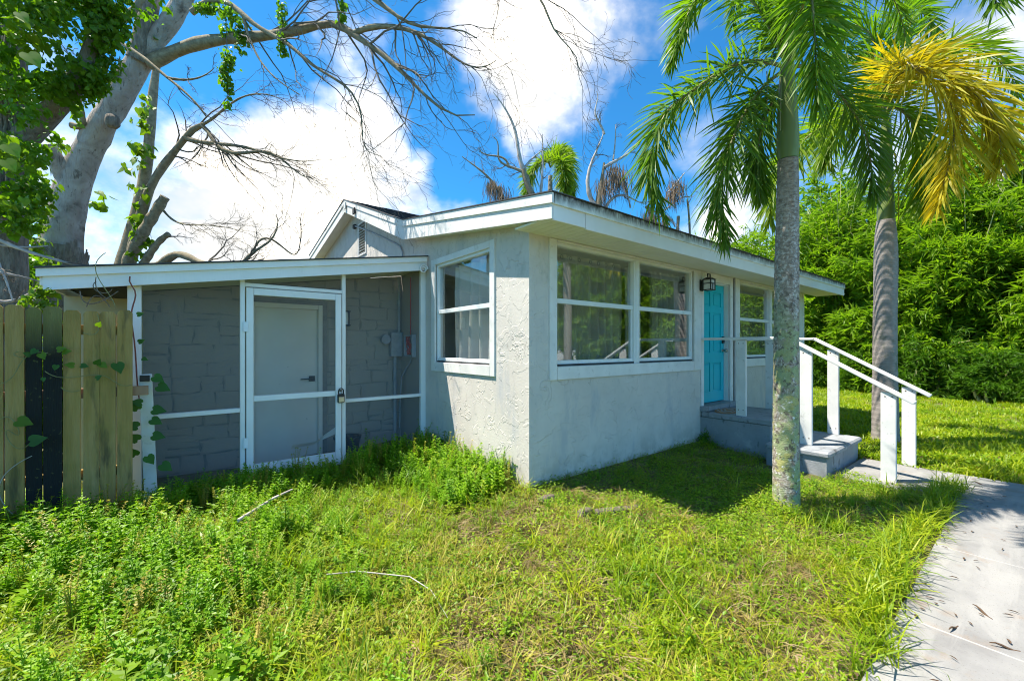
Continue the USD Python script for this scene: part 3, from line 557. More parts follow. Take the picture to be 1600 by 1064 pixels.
# electrical gear
mt = thing('electric_meter', 'grey electric meter box with conduit in the corner of the screened porch', 'electric meter')
obj('meter_box', MB().box(-.25, BY - .14, 1.28, -.05, BY - .024, 1.68, .01), W['conduit'], mt)
t = trimesh.creation.cylinder(.075, .09, sections=20); t.apply_transform(trimesh.transformations.rotation_matrix(PI / 2, [1, 0, 0])); t.apply_translation([-.33, BY - .09, 1.56]); obj('meter_dial', MB().tm(t), W['conduit'], mt, smooth=40)
obj('conduit', MB().tube([(-.09, BY - .07, 1.68), (-.09, BY - .07, 2.60)], .022, 8), W['conduit'], mt, smooth=40)
obj('conduit', MB().tube([(-.16, BY - .07, 1.28), (-.16, BY - .07, -.2)], .028, 8), W['conduit'], mt, smooth=40)
obj('cable', MB().tube([(-.04, 2.85, 1.27), (-.05, 2.87, 1.18), (-.06, 3.0, 1.10), (-.09, 3.12, .95), (-.1, 3.16, .5), (-.1, 3.17, .1)], .010, 6), W['conduit'], mt, smooth=True)
bp = thing('breaker_panel', 'open electric panel with red wires on the porch side wall', 'breaker panel')
obj('panel_box', MB().box(-.10, 2.70, 1.28, -.032, 2.72, 1.63).box(-.10, 3.0, 1.28, -.032, 3.02, 1.63).box(-.10, 2.72, 1.28, -.032, 3.0, 1.30).box(-.10, 2.72, 1.61, -.032, 3.0, 1.63).box(-.05, 2.72, 1.30, -.032, 3.0, 1.61), W['conduit'], bp)
rng = np.random.default_rng(5)
for k in range(7):
    p = [(-.07 - .02 * rng.random(), 2.76 + .2 * rng.random(), 1.6 - .28 * i / 5) for i in range(6)]; obj('wire', MB().tube(p, .009, 5), W['redwire'], bp, smooth=True)
obj('red_feed', MB().tube([(-.05, 2.86, 1.62), (-.05, 2.86, 2.55)], .008, 5), W['redwire'], bp, smooth=True)
il = thing('porch_lamp', 'small black lantern on the stone wall right of the back door', 'wall lamp')
obj('lantern_frame', MB().box(-1.06, BY - .05, 1.76, -.93, BY - .024, 1.99, .004).box(-1.08, BY - .19, 1.97, -.91, BY - .05, 1.99).box(-1.07, BY - .18, 1.78, -1.055, BY - .16, 1.97).box(-.935, BY - .18, 1.78, -.92, BY - .16, 1.97).box(-1.08, BY - .19, 1.76, -.91, BY - .05, 1.78), W['black'], il)
obj('lamp_glass', MB().box(-1.045, BY - .16, 1.78, -.945, BY - .06, 1.97), W['frost'], il)
bk = thing('bucket', 'black bucket on the porch floor behind the screen door', 'bucket')
t = trimesh.creation.revolve(np.array([(.0, .0), (.13, .0), (.18, .30), (.195, .30), (.195, .325), (.172, .325), (.125, .02), (0, .02)]), sections=24); t.apply_translation([-1.02, 2.90, -.19]); obj('bucket_body', MB().tm(t), W['black'], bk, smooth=40)
a = np.linspace(0, PI, 14); obj('bail_handle', MB().tube(np.stack([-1.02 + .19 * np.cos(a), 2.90 - .12 * np.sin(a), .12 - .08 * np.sin(a)], 1), .005, 5), W['steel'], bk, smooth=True)
sc = thing('torn_screen', 'torn white strip of screen curling inside the lower screen door', 'torn screen')
u = np.linspace(0, 1, 14); P = []
for t in u:
    x = -1.82 + .62 * t; zz = .12 + .27 * max(0, t - .45) ** .8; P += [(x, 2.62 + .06 * math.sin(t * 5), zz), (x + .02, 2.60, zz + .055 + .10 * max(0, t - .5))]
f = [(2 * i, 2 * i + 2, 2 * i + 3, 2 * i + 1) for i in range(13)]; obj('strip', (np.array(P), f), W['curtainw'], sc, smooth=True)
lb = thing('lock_box', 'grey and black key lock box hanging on the screen door handle', 'lock box')
lx, lz = -1.262, .80
obj('box_body', MB().box(lx - .045, PY - .105, lz - .10, lx + .045, PY - .062, lz + .02, .012), W['black'], lb)
obj('key_face', MB().box(lx - .035, PY - .110, lz - .09, lx + .035, PY - .104, lz - .02, .003), W['steel'], lb)
a = np.linspace(0, PI, 12); obj('shackle', MB().tube(np.vstack([[(lx + .032, PY - .083, lz + .01)], np.stack([lx + .032 * np.cos(a), np.full(12, PY - .083), lz + .055 + .035 * np.sin(a)], 1), [(lx - .032, PY - .083, lz + .01)]]), .007, 6), W['black'], lb, smooth=True)
obj('door_pull', MB().box(lx - .012, PY - .075, lz + .05, lx + .012, PY - .045, lz + .07), W['black'], lb)

# ================================================================== ground
from meshkit import fbm
def gz(x, y):
    x, y = np.asarray(x, float), np.asarray(y, float)
    dx = np.maximum(np.maximum(-x, x - 8.3), 0); dy = np.maximum(-y, 0); d = np.hypot(dx, dy)
    n = (fbm(np.stack([x * .9, y * .9, x * 0], -1), 3, 4) - .5) * .07 * (d < 12)
    z = -.175 + .11 * np.exp(-d / .55) + n * np.minimum(1, d / .5)
    walk = ((y < -2.80) & (y > -5.1) & (x > -6) & (x < 4.85)) | ((x > 3.35) & (x < 4.85) & (y < -1.6) & (y > -3))
    return np.where(walk, np.minimum(z, -.20), z)


gx = np.unique(np.round(np.concatenate([np.arange(-7, 10, .12), np.arange(10, 26, .6), -np.geomspace(7, 400, 18), np.geomspace(26, 400, 16)]), 3))
gy = np.unique(np.round(np.concatenate([np.arange(-6, 4, .12), np.arange(4, 16, .8), -np.geomspace(6, 400, 18), np.geomspace(16, 400, 16)]), 3))
GX, GY = np.meshgrid(gx, gy); GZ = gz(GX, GY); nx = len(gx); i, j = np.meshgrid(np.arange(len(gy) - 1), np.arange(nx - 1), indexing='ij')
obj('lawn_ground', (np.stack([GX.ravel(), GY.ravel(), GZ.ravel()], 1), np.stack([i * nx + j, i * nx + j + 1, (i + 1) * nx + j + 1, (i + 1) * nx + j], -1).reshape(-1, 4)), W['soil'], smooth=True, kind='structure', label='patchy lawn soil under the grass')
walk = tag(UsdGeom.Xform.Define(stage, '/World/walkway'), 'weathered grey concrete walkway with pale joints', kind='structure')
jx = [-4.0, -2.5, -1.02, .46, 1.87, 3.40, 4.75]
for a, b in zip(jx, jx[1:]): obj('concrete_slab', MB().box(a + .008, -5.0, -.26, b - .008, -2.85, -.148, .008), W['concrete'], walk)
obj('concrete_slab', MB().box(3.45, -2.838, -.26, 4.738, -1.79, -.149, .008), W['concrete'], walk)
for b in jx[1:-1]: obj('joint_filler', MB().box(b - .0075, -4.99, -.25, b + .0075, -2.852, -.1525), W['joint'], walk)
obj('joint_filler', MB().box(3.46, -2.8495, -.25, 4.738, -2.839, -.1525), W['joint'], walk)


def onY(px, py, Y):
    d = np.array([*(FWD + (px - 800) / 650 * RGT), (541 - py) / 650]); return EYE + d * (Y - EYE[1]) / d[1]


# ================================================================== fence
fence = thing('wooden_fence', 'mossy wooden plank fence with two blackened boards left of the porch', 'fence')
FY = 2.0; rng = np.random.default_rng(8)
spans = [(9, 39), (41, 66), (68, 97.5), (99, 126.5), (130, 155.5), (156.5, 181), (183, 207)]
xsp = [(onY(a, 500, FY)[0], onY(b, 500, FY)[0]) for a, b in spans]
x = xsp[0][0] - .012
for k in range(14): xsp.insert(0, (x - .118, x)); x -= .118 + .008 + .006 * rng.random()
nd = len(xsp)
for k, (a, b) in enumerate(xsp):
    dark = k in (nd - 6, nd - 5); top = 1.79 + rng.uniform(-.02, .012); e = rng.uniform(.018, .03); s = rng.uniform(-.006, .006)
    bot = -.02 + rng.uniform(-.03, .03)
    P = sg.Polygon([(a, bot), (b, bot), (b + s, top - e), (b + s - e * .8, top), (a + s + e * .8, top), (a + s, top - e)])
    y = FY + rng.uniform(-.006, .006)
    obj('fence_board', MB().prism(P, XYZ, y - .009, y + .009), W['fencedark' if dark else 'fence'], fence, label='blackened fence board' if dark else None)
for z in (.28, 1.02, 1.60): obj('fence_rail', MB().box(-5.4, FY + .016, z - .045, -3.175 if z == 1.02 else -3.33, FY + .054, z + .045, .003), W['rawwood'] if z == 1.02 else W['fence'], fence)
for x in (-3.36, -5.2): obj('fence_post', MB().box(x - .045, FY + .056, -.3, x + .045, FY + .146, 1.75, .004), W['fence'], fence)
gp = thing('gate_post', 'leaning white painted gate post wrapped by a leafy vine beside the fence', 'post')
obj('post_shaft', MB().beam((-3.155, 2.17, -.25), (-3.205, 2.17, 1.17), .10, .05, .004, up=(0, 1, 0)), W['whiteold'], gp)
obj('gate_hinge', MB().box(-3.245, 2.13, 1.10, -3.17, 2.143, 1.16, .003), W['black'], gp)


# ================================================================== leaves
def frames(d, up=(0, 0, 1)):
    d = d / (np.linalg.norm(d, axis=1, keepdims=True) + 1e-12); up = np.broadcast_to(np.asarray(up, float), d.shape)
    s = np.cross(up, d); l = np.linalg.norm(s, axis=1, keepdims=True); s = np.where(l > 1e-4, s / np.maximum(l, 1e-9), [1.0, 0, 0]); return d, s, np.cross(d, s)


T_DIA = (np.array([(0, 0, 0), (.45, -.5, .06), (1, 0, -.08), (.45, .5, .06)]), np.array([(0, 1, 2), (0, 2, 3)]))
T_OVAL = (np.array([(0, 0, 0), (.28, -.42, .07), (.66, -.38, .03), (1, 0, -.12), (.66, .38, .03), (.28, .42, .07), (.5, 0, -.02)]), np.array([(6, 0, 1), (6, 1, 2), (6, 2, 3), (6, 3, 4), (6, 4, 5), (6, 5, 0)]))
_h = [(.06, 0), (-.08, .20), (.02, .42), (.25, .52), (.52, .42), (.78, .20), (1.05, 0), (.78, -.20), (.52, -.42), (.25, -.52), (.02, -.42), (-.08, -.20)]
T_HEART = (np.array([(.36, 0, -.03)] + [(u, v, .10 * abs(v) - .12 * u * u) for u, v in _h]), np.array([(0, k + 1, (k + 1) % 12 + 1) for k in range(12)])[:, ::-1])
T_STRIP = (np.array([(0, -.25, 0), (0, .25, 0), (.35, -.5, .10), (.35, .5, .10), (.7, -.38, .03), (.7, .38, .03), (1, 0, -.12)]), np.array([(0, 2, 3), (0, 3, 1), (2, 4, 5), (2, 5, 3), (4, 6, 5)]))


def leaves(mb, c, d, up, L, Wd, tpl):
    c = np.atleast_2d(c); n = len(c); D, S, N = frames(np.broadcast_to(d, (n, 3)).astype(float), up)
    L, Wd = np.broadcast_to(L, (n,)), np.broadcast_to(Wd, (n,)); t, f = tpl
    v = c[:, None] + (t[:, 0][None, :, None] * L[:, None, None]) * D[:, None] + (t[:, 1][None, :, None] * Wd[:, None, None]) * S[:, None] + (t[:, 2][None, :, None] * L[:, None, None]) * N[:, None]
    return mb.add(v.reshape(-1, 3), (f[None] + (np.arange(n) * len(t))[:, None, None]).reshape(-1, 3))


def rdir(rng, n, zlo=-1.0, zhi=1.0):
    z = rng.uniform(zlo, zhi, n); a = rng.uniform(0, 2 * PI, n); r = np.sqrt(1 - z * z); return np.stack([r * np.cos(a), r * np.sin(a), z], 1)


# ================================================================== grass and weeds
def blades(rng, n, spread, l0, l1, w, lean):
    mb = MB(); V, F = [], []
    for k in range(n):
        a = rng.uniform(0, 2 * PI); b = np.array([math.cos(a), math.sin(a), 0]); o = b * spread * math.sqrt(rng.random()); az = rng.uniform(0, 2 * PI); h = np.array([math.cos(az), math.sin(az), 0])
        L = rng.uniform(l0, l1); le = rng.uniform(.2, 1) * lean; t = np.array([0, .4, .75, 1.0]); p = o + np.outer(t * L * np.cos(le * t), [0, 0, 1]) + np.outer(L * np.sin(le * t * 1.2) * t, h)
        s = np.array([-h[1], h[0], 0]) * w * rng.uniform(.7, 1.2); wd = np.array([.8, 1, .65, 0])
        v = np.vstack([p[:3] - wd[:3, None] * s, p[:3] + wd[:3, None] * s, p[3:]]); mb.add(v, [(0, 1, 4), (0, 4, 3), (1, 2, 5), (1, 5, 4), (2, 6, 5)])
    return mb


def weed(rng, stems, h, ls=1.0):
    mb = MB()
    for k in range(stems):
        a = rng.uniform(0, 2 * PI); le = rng.uniform(.0, .45); H = h * rng.uniform(.6, 1.1); o = np.array([math.cos(a), math.sin(a), 0]) * rng.uniform(0, .05)
        t = np.linspace(0, 1, 5); p = o + np.stack([np.cos(a) * le * H * t ** 1.5, np.sin(a) * le * H * t ** 1.5, H * t], 1); mb.tube(p, np.linspace(.0035, .0012, 5), 3, cap=False)
        m = max(4, int(H / (.018 * ls))); tt = np.linspace(.15, 1, m); q = np.stack([np.interp(tt, t, p[:, i]) for i in range(3)], 1); ph = np.arange(m) * 1.57 + rng.uniform(0, 3)
        for s in (0, PI):
            d = np.stack([np.cos(ph + s), np.sin(ph + s), rng.uniform(.0, .6, m)], 1); L = ls * .044 * (1.15 - .70 * tt) * rng.uniform(.8, 1.25, m); leaves(mb, q, d, (0, 0, 1), L, L * .55, T_DIA)
        leaves(mb, np.repeat(p[-1:], 5, 0), rdir(rng, 5, .2, 1), (0, 0, 1), .018, .008, T_DIA)
    return mb


def cover(rng, n, spread, L, h):
    mb = MB(); a = rng.uniform(0, 2 * PI, n); r = spread * np.sqrt(rng.random(n)); c = np.stack([r * np.cos(a), r * np.sin(a), rng.uniform(.15, 1, n) * h], 1)
    l = L * rng.uniform(.6, 1.3, n); leaves(mb, c, rdir(rng, n, -.1, .65), (0, 0, 1), l, l * .62, T_OVAL); return mb


def straw(rng, n, L):
    mb = MB()
    for k in range(n):
        a = rng.uniform(0, 2 * PI); l = L * rng.uniform(.5, 1.2); d = np.array([math.cos(a), math.sin(a), rng.uniform(.05, .7)]); o = np.array([rng.uniform(-.06, .06), rng.uniform(-.06, .06), .01]); p = o + np.outer([0, .5, 1], d) * l; p[2, 2] *= .6
        mb.tube(p, [.0018, .0016, .0008], 3, cap=False)
    return mb


def instancer(name, protos, pos, yaw, tilt, sc, label, cat=None, rng=None, pick=None):
    pi = UsdGeom.PointInstancer.Define(stage, uniq('/World', name)); pr = []
    for k, (mb, m) in enumerate(protos):
        x = usdkit.mesh(stage, f'{pi.GetPath()}/clump_shapes/clump' + (f'_{k:03d}' if k else ''), mb.mesh(), m); pr.append(x.GetPath())
    UsdGeom.Scope.Define(stage, f'{pi.GetPath()}/clump_shapes')
    n = len(pos); pi.CreatePrototypesRel().SetTargets(pr); pi.CreatePositionsAttr(Vt.Vec3fArray.FromNumpy(pos.astype(np.float32)))
    pi.CreateProtoIndicesAttr(Vt.IntArray.FromNumpy((rng.integers(0, len(protos), n) if pick is None else pick).astype(np.int32)))
    ta = rng.uniform(0, 2 * PI, n); q1 = np.stack([np.cos(tilt / 2), np.cos(ta) * np.sin(tilt / 2), np.sin(ta) * np.sin(tilt / 2), 0 * tilt], 1); q2 = np.stack([np.cos(yaw / 2), 0 * yaw, 0 * yaw, np.sin(yaw / 2)], 1)
    w1, x1, y1, z1 = q1.T; w2, x2, y2, z2 = q2.T
    q = np.stack([w1 * w2 - z1 * z2, x1 * w2 + y1 * z2, y1 * w2 - x1 * z2, w1 * z2 + z1 * w2], 1)
    pi.CreateOrientationsAttr(Vt.QuathArray([Gf.Quath(*map(float, r)) for r in q])); s = np.broadcast_to(np.asarray(sc, float).reshape(n, -1), (n, 3)); pi.CreateScalesAttr(Vt.Vec3fArray.FromNumpy(s.astype(np.float32)))
    return tag(pi, label, cat, kind='stuff')


def edge(x): return -2.74 + .10 * (fbm(np.stack([x * 1.7, x * 0, x * 0], -1), 3, 9) - .5) * 2 - .14 * np.clip((.2 - x) / .5, 0, 1) + .09 * np.exp(-((x - 1.6) / .5) ** 2)


def free(x, y):
    """where plants can grow"""
    house_ = (x > -.02) & (x < 8.32) & (y > -.03) & (y < 9); por = (x > -3.42) & (x < 0.1) & (y > 2.36) & (y < 8.5)
    st_ = (x > 2.93) & (x < 4.83) & (y > -1.80) & (y < 0) & ~((x < 3.56) & (y > -1.02)); sp = (x > 3.62 + .12 * np.sin(y * 9)) & (x < 4.72) & (y < -1.7) & (y > -2.9)
    wk = (y < edge(x)) & (y > -5.1) & (x > -4) & (x < 4.75 + .05 * np.sin(x * 5 + y * 7))
    return ~(house_ | por | st_ | sp | wk) & (np.abs(y - FY) + 10 * (x > -3.3) > .04)


def scatter(seed, dens, xr, yr):
    """points with a density (per square metre) given by dens(x, y)"""
    rng = np.random.default_rng(seed); top = dens.top; n = int(top * (xr[1] - xr[0]) * (yr[1] - yr[0])); x = rng.uniform(*xr, n); y = rng.uniform(*yr, n)
    k = (rng.random(n) < dens(x, y) / top) & free(x, y); x, y = x[k], y[k]; return rng, np.stack([x, y, gz(x, y)], 1)


dist = lambda x, y: np.hypot(x - EYE[0], y - EYE[1])
nz = lambda x, y, s, seed: fbm(np.stack([x * s, y * s, x * 0], -1), 3, seed)
BOX = ((-6.5, 5.2), (-4.9, 3.2))
dryness = lambda x, y: np.clip((nz(x, y, 1.3, 21) - .43) * 6, 0, 1) * np.clip(1.25 * np.exp(-(((x + 1.0) / 1.7) ** 4 + ((y + 1.4) / 1.5) ** 4)), 0, 1)
shade = lambda x, y: ((x > -.1) & (y > -1.9) & (y < 0)).astype(float)
tall = lambda x, y: np.clip(1.3 - np.abs(x + .3) / .75, 0, 1) * (y > .1) * (y < 2.6) + np.exp(-((y - 1.9) / .5) ** 2) * (x < .2) * .8 + np.exp(-((x + 5) / 1.2) ** 2) * .4


def D(f, top): f.top = top; return f


pr = [(blades(np.random.default_rng(100 + k), 16, .07, .05, .14, .0030, 1.5), W['grass']) for k in range(5)] + [(blades(np.random.default_rng(150 + k), 12, .06, .14, .32, .0036, 1.7), W['grass']) for k in range(3)]
rng, P = scatter(1, D(lambda x, y: np.clip(330 * np.exp(-np.maximum(dist(x, y) - 2.2, 0) / 3.2), 60, 330) * (.55 + .45 * np.clip((nz(x, y, .7, 17) - .40) * 6, 0, 1)) * (1 - .5 * dryness(x, y)) * (1 - .45 * shade(x, y)), 330.), *BOX)
pr += [(blades(np.random.default_rng(170 + k), 15, .07, .06, .17, .003, 1.7), W['grassyellow']) for k in range(3)]
long_ = rng.random(len(P)) < .07 + .25 * np.clip((-P[:, 0] - 1.6) / .8, 0, 1) + .20 * (nz(P[:, 0], P[:, 1], .8, 5) > .55); pk = np.where(long_, rng.integers(5, 8, len(P)), rng.integers(0, 5, len(P)))
yel = rng.random(len(P)) < .10 + .55 * np.exp(-(((P[:, 0] + 1.0) / 2.0) ** 4 + ((P[:, 1] + 1.3) / 1.6) ** 4)) * (nz(P[:, 0], P[:, 1], 1.1, 51) > .45); pk = np.where(yel, rng.integers(8, 11, len(P)), pk)
instancer('lawn_grass', pr, P, rng.uniform(0, 2 * PI, len(P)), rng.uniform(0, .25, len(P)), rng.uniform(.6, 1.15, len(P)) * (1 - .3 * (P[:, 1] > -.6) * (P[:, 0] > 0)), 'bright green overgrown grass of the near lawn', 'grass', rng, pk)
pr = [(cover(np.random.default_rng(200 + k), 26, .10, .024, .08), W['clover']) for k in range(5)]
rng, P = scatter(2, D(lambda x, y: (110 + 170 * np.clip((nz(x, y, .9, 13) - .45) * 7, 0, 1) + 180 * shade(x, y)) * np.clip(1.5 - dist(x, y) / 7, .35, 1) * (1 - .6 * dryness(x, y)), 540.), *BOX)
instancer('ground_cover', pr, P, rng.uniform(0, 2 * PI, len(P)), rng.uniform(0, .3, len(P)), rng.uniform(.55, 1.25, len(P)), 'low round leaved ground cover growing through the lawn', 'ground cover', rng)
pr = [(weed(np.random.default_rng(300 + k), 4, .25), W['weed']) for k in range(6)] + [(weed(np.random.default_rng(320 + k), 3, .22, 1.9), W['clover']) for k in range(3)] + [(weed(np.random.default_rng(340 + k), 3, .30, .6), W['grassyellow']) for k in range(2)]
rng, P = scatter(3, D(lambda x, y: (10 + 125 * np.clip((nz(x, y, 1.5, 31) - .40) * 8, 0, 1) * np.clip((-x - 1.5) / .8, 0, 1) + 40 * np.clip((nz(x, y, .8, 31) - .46) * 8, 0, 1) + 120 * np.clip(tall(x, y), 0, 1) + 40 * np.exp(-np.abs(x + .4) / .3) * (y < .2) * (y > -.8)) * (1 - .6 * dryness(x, y)) * (1 - .6 * shade(x, y)), 240.), *BOX)
fg = np.clip((-P[:, 0] - 1.6) / .8, 0, 1) * (P[:, 1] < 1.6)
hs = .50 + .60 * fg * (nz(P[:, 0], P[:, 1], 2.2, 61) * 1.6 - .1) * rng.uniform(.6, 1.4, len(P)) + .75 * np.clip(tall(P[:, 0], P[:, 1]), 0, 1) * rng.uniform(.6, 1.25, len(P))
instancer('weeds', pr, P, rng.uniform(0, 2 * PI, len(P)), rng.uniform(0, .3, len(P)), hs * rng.uniform(.8, 1.15, len(P)), 'leafy upright weeds against the porch, the fence and the side wall', 'weeds', rng, rng.choice(11, len(P), p=[.105] * 6 + [.09] * 3 + [.05] * 2))
pr = [(straw(np.random.default_rng(400 + k), 14, .15), W['dry']) for k in range(4)]
rng, P = scatter(4, D(lambda x, y: 16 + 170 * dryness(x, y), 190.), *BOX)
instancer('dry_grass', pr, P, rng.uniform(0, 2 * PI, len(P)), rng.uniform(0, .3, len(P)), rng.uniform(.6, 1.3, len(P)), 'patches of dead straw coloured grass in the middle of the lawn', 'dry grass', rng)
# the lawn beyond the walk
pr = [(blades(np.random.default_rng(500 + k), 26, .16, .06, .16, .008, 1.2), W['grass']) for k in range(4)] + [(cover(np.random.default_rng(520 + k), 26, .17, .05, .08), W['clover']) for k in range(2)]
rng, P = scatter(5, D(lambda x, y: np.clip(75 * np.exp(-(dist(x, y) - 8) / 9), 12, 75) + 0 * x, 75.), (4.7, 21), (-9, 7))
instancer('far_lawn_grass', pr, P, rng.uniform(0, 2 * PI, len(P)), rng.uniform(0, .2, len(P)), rng.uniform(.6, 1.15, len(P)), 'mown green lawn beyond the walkway in front of the hedge', 'grass', rng)
# grass blades lying over the edge of the concrete
rng = np.random.default_rng(6); n = 230; x = rng.uniform(-.3, 4.0, n); P = np.stack([x, edge(x) + rng.uniform(-.10, .05, n), np.full(n, -.15)], 1)
instancer('edge_grass', [(blades(np.random.default_rng(600 + k), 9, .05, .14, .32, .0045, 1.9), W['grass']) for k in range(4)], P, rng.uniform(0, 2 * PI, n), rng.uniform(.1, .6, n), rng.uniform(.5, 1.05, n), 'long grass leaning over the edge of the walkway', 'grass', rng)

# ------------------------------------------------------------------ litter
rng = np.random.default_rng(12)


def lump(c, r, seed, sq=(1, .7, .6)):
    m = trimesh.creation.icosphere(2); v = m.vertices * (1 + .45 * (fbm(m.vertices * 1.6 + seed, 3, seed) - .5)[:, None]); v = np.sign(v) * np.abs(v) ** .8; return MB().add(v * np.array(sq) * r + c, m.faces)


obj('stone_block', lump((.05, -.75, -.11), .062, 3, (1.5, .8, .8)), W['rock'], smooth=30, label='broken grey masonry block lying in the grass before the corner of the house', cat='stone')
obj('stone_block', lump((-.02, -.30, -.10), .07, 5, (1.6, .6, .7)), W['rock'], smooth=30, label='smaller masonry chunk half hidden in weeds right at the foot of the house corner', cat='stone')
obj('stone_block', MB().beam((.12, -.82, -.10), (.62, -.95, -.135), .08, .05, .01), W['rock'], label='flat pale edging stone in the shaded grass right of the broken block', cat='stone')
st = lambda n, pts, r, m, l: obj(n, MB().tube([(a, b, gz(a, b) + c) for a, b, c in pts], np.linspace(r, r * .5, len(pts)), 6), W[m], smooth=True, label=l, cat='twig')
st('fallen_twig', [(-2.15, -.43, .10), (-1.98, -.55, .12), (-1.72, -.79, .11), (-1.66, -.98, .09), (-1.69, -1.25, .06)], .0045, 'twigpale', 'long pale bent twig lying across the middle of the lawn')
st('fallen_twig', [(-.37, -1.74, .10), (-.52, -1.95, .10), (-.80, -2.35, .07)], .0045, 'dry', 'straight straw coloured stalk lying on the lawn nearer the walkway')
st('fallen_twig', [(-2.55, .70, .20), (-2.25, 1.0, .23), (-2.05, 1.25, .20)], .016, 'twigpale', 'thick grey stick lying in the weeds before the screen door')
for k, (px, py, r) in enumerate(((1275, 1030, .16), (985, 968, .12), (640, 1010, .12), (1010, 990, .10))):
    d = np.array([*(FWD + (px - 800) / 650 * RGT), (541 - py) / 650]); p = EYE + d * (-.165 - 1.45) / d[2]; z0 = float(gz(p[0], p[1])) + .012
    a = np.linspace(0, 2 * PI, 19)[:-1]; rr = r * (1 + .35 * (fbm(np.stack([np.cos(a) * 2 + k * 3, np.sin(a) * 2, a * 0], -1), 3, k) - .5) * 2)
    v = np.vstack([[(p[0], p[1], z0 + .012)], np.stack([p[0] + rr * np.cos(a), p[1] + .6 * rr * np.sin(a), np.full(18, z0 - .01)], 1)])
    obj('bare_patch', (v, [(0, i + 1, (i + 1) % 18 + 1) for i in range(18)]), W['bare'], smooth=True, kind='structure', label='patch of bare sandy soil in the lawn')
lt = MB(); n = 420
x = rng.uniform(-.5, 4.6, n); y = rng.uniform(-4.3, -2.75, n); ok = (rng.random(n) < np.exp(-(edge(x) - y) / .35) + .12); x, y = x[ok], y[ok]
leaves(lt, np.stack([x, y, np.full(len(x), -.138)], 1), np.stack([rng.normal(size=len(x)), rng.normal(size=len(x)), rng.uniform(-.05, .2, len(x))], 1), (0, 0, 1), rng.uniform(.02, .06, len(x)), rng.uniform(.006, .02, len(x)), T_OVAL)
obj('leaf_litter', lt, W['mulch'], kind='stuff', label='dry brown leaf scraps strewn on the walkway', cat='leaf litter')
for px, py, l in ((1535, 955, 'curled brown pod lying alone on the walkway'), (1570, 1010, 'forked brown twig on the walkway near the picture corner'), (1490, 980, 'brown dry stem lying along the ragged edge of the walkway'), (1530, 755, 'brown palm scrap on the far end of the walkway')):
    d = np.array([*(FWD + (px - 800) / 650 * RGT), (541 - py) / 650]); p = EYE + d * (-.14 - 1.45) / d[2]; a = rng.uniform(0, 3); q = [p + np.array([math.cos(a) * t, math.sin(a) * t, .012 * math.sin(t * 40)]) * 1.0 for t in np.linspace(-.06, .06, 6)]
    obj('dry_scrap', MB().tube(q, [.003, .006, .007, .006, .004, .002], 6), W['mulch'], smooth=True, label=l, cat='dry leaf')

# ================================================================== palms
from scipy.interpolate import CubicSpline


def spline(p, n):
    p = np.asarray(p, float); t = np.r_[0, np.cumsum(np.linalg.norm(np.diff(p, axis=0), axis=1))]; return CubicSpline(t, p)(np.linspace(0, t[-1], n))


def frond(parent, ctrl, m, seed, n=84, L=.46, wd=.026, fluff=.7, label=None, r0=.02):
    rng = np.random.default_rng(seed); P = spline(ctrl, 40); T = np.gradient(P, axis=0); T /= np.linalg.norm(T, axis=1, keepdims=True)
    mb = MB(); k = np.linspace(.10, 1, n); idx = k * 39; lo = np.clip(idx.astype(int), 0, 38); fr = (idx - lo)[:, None]
    C = P[lo] * (1 - fr) + P[lo + 1] * fr; TT = T[lo]
    up = np.array([0, 0, 1.0]); S = np.cross(TT, up); S /= np.linalg.norm(S, axis=1, keepdims=True) + 1e-6; N = np.cross(S, TT)
    for side in (-1, 1):
        for rep in range(2):
            e = rng.normal(.15, fluff, n); a = np.radians(68 - 40 * k + rng.normal(0, 7, n)); l = L * (np.sin(np.clip(k * 1.02, 0, 1) * PI * .86 + .35) * .75 + .30) * rng.uniform(.8, 1.12, n)
            d = TT * np.cos(a)[:, None] + (S * side * np.cos(e)[:, None] + N * np.sin(e)[:, None]) * np.sin(a)[:, None]
            d /= np.linalg.norm(d, axis=1, keepdims=True); c = C + rng.normal(0, .008, (n, 3))
            # a strip of four cross sections that droops towards its tip
            ac = np.cross(d, rdir(rng, n)); ac /= np.linalg.norm(ac, axis=1, keepdims=True) + 1e-9
            g = .16 + .22 * rng.random(n); secs = []
            for t, w in ((0, .35), (.35, 1), (.72, .75)):
                q = c + d * (l * t)[:, None] - up * (g * l * t * t)[:, None]; secs += [q - ac * wd * w / 2, q + ac * wd * w / 2]
            q = c + d * l[:, None] - up * (g * l)[:, None]; secs.append(q)
            v = np.stack(secs, 1).reshape(-1, 3); f = np.array([(0, 1, 3), (0, 3, 2), (2, 3, 5), (2, 5, 4), (4, 5, 6)]); mb.add(v, (f[None] + (np.arange(n) * 7)[:, None, None]).reshape(-1, 3))
    fo = obj('frond', mb, W[m], parent, label=label)
    obj('rachis', MB().tube(P, np.linspace(r0, .004, 40), 6), W['rachis'], fo, smooth=True)
    return fo


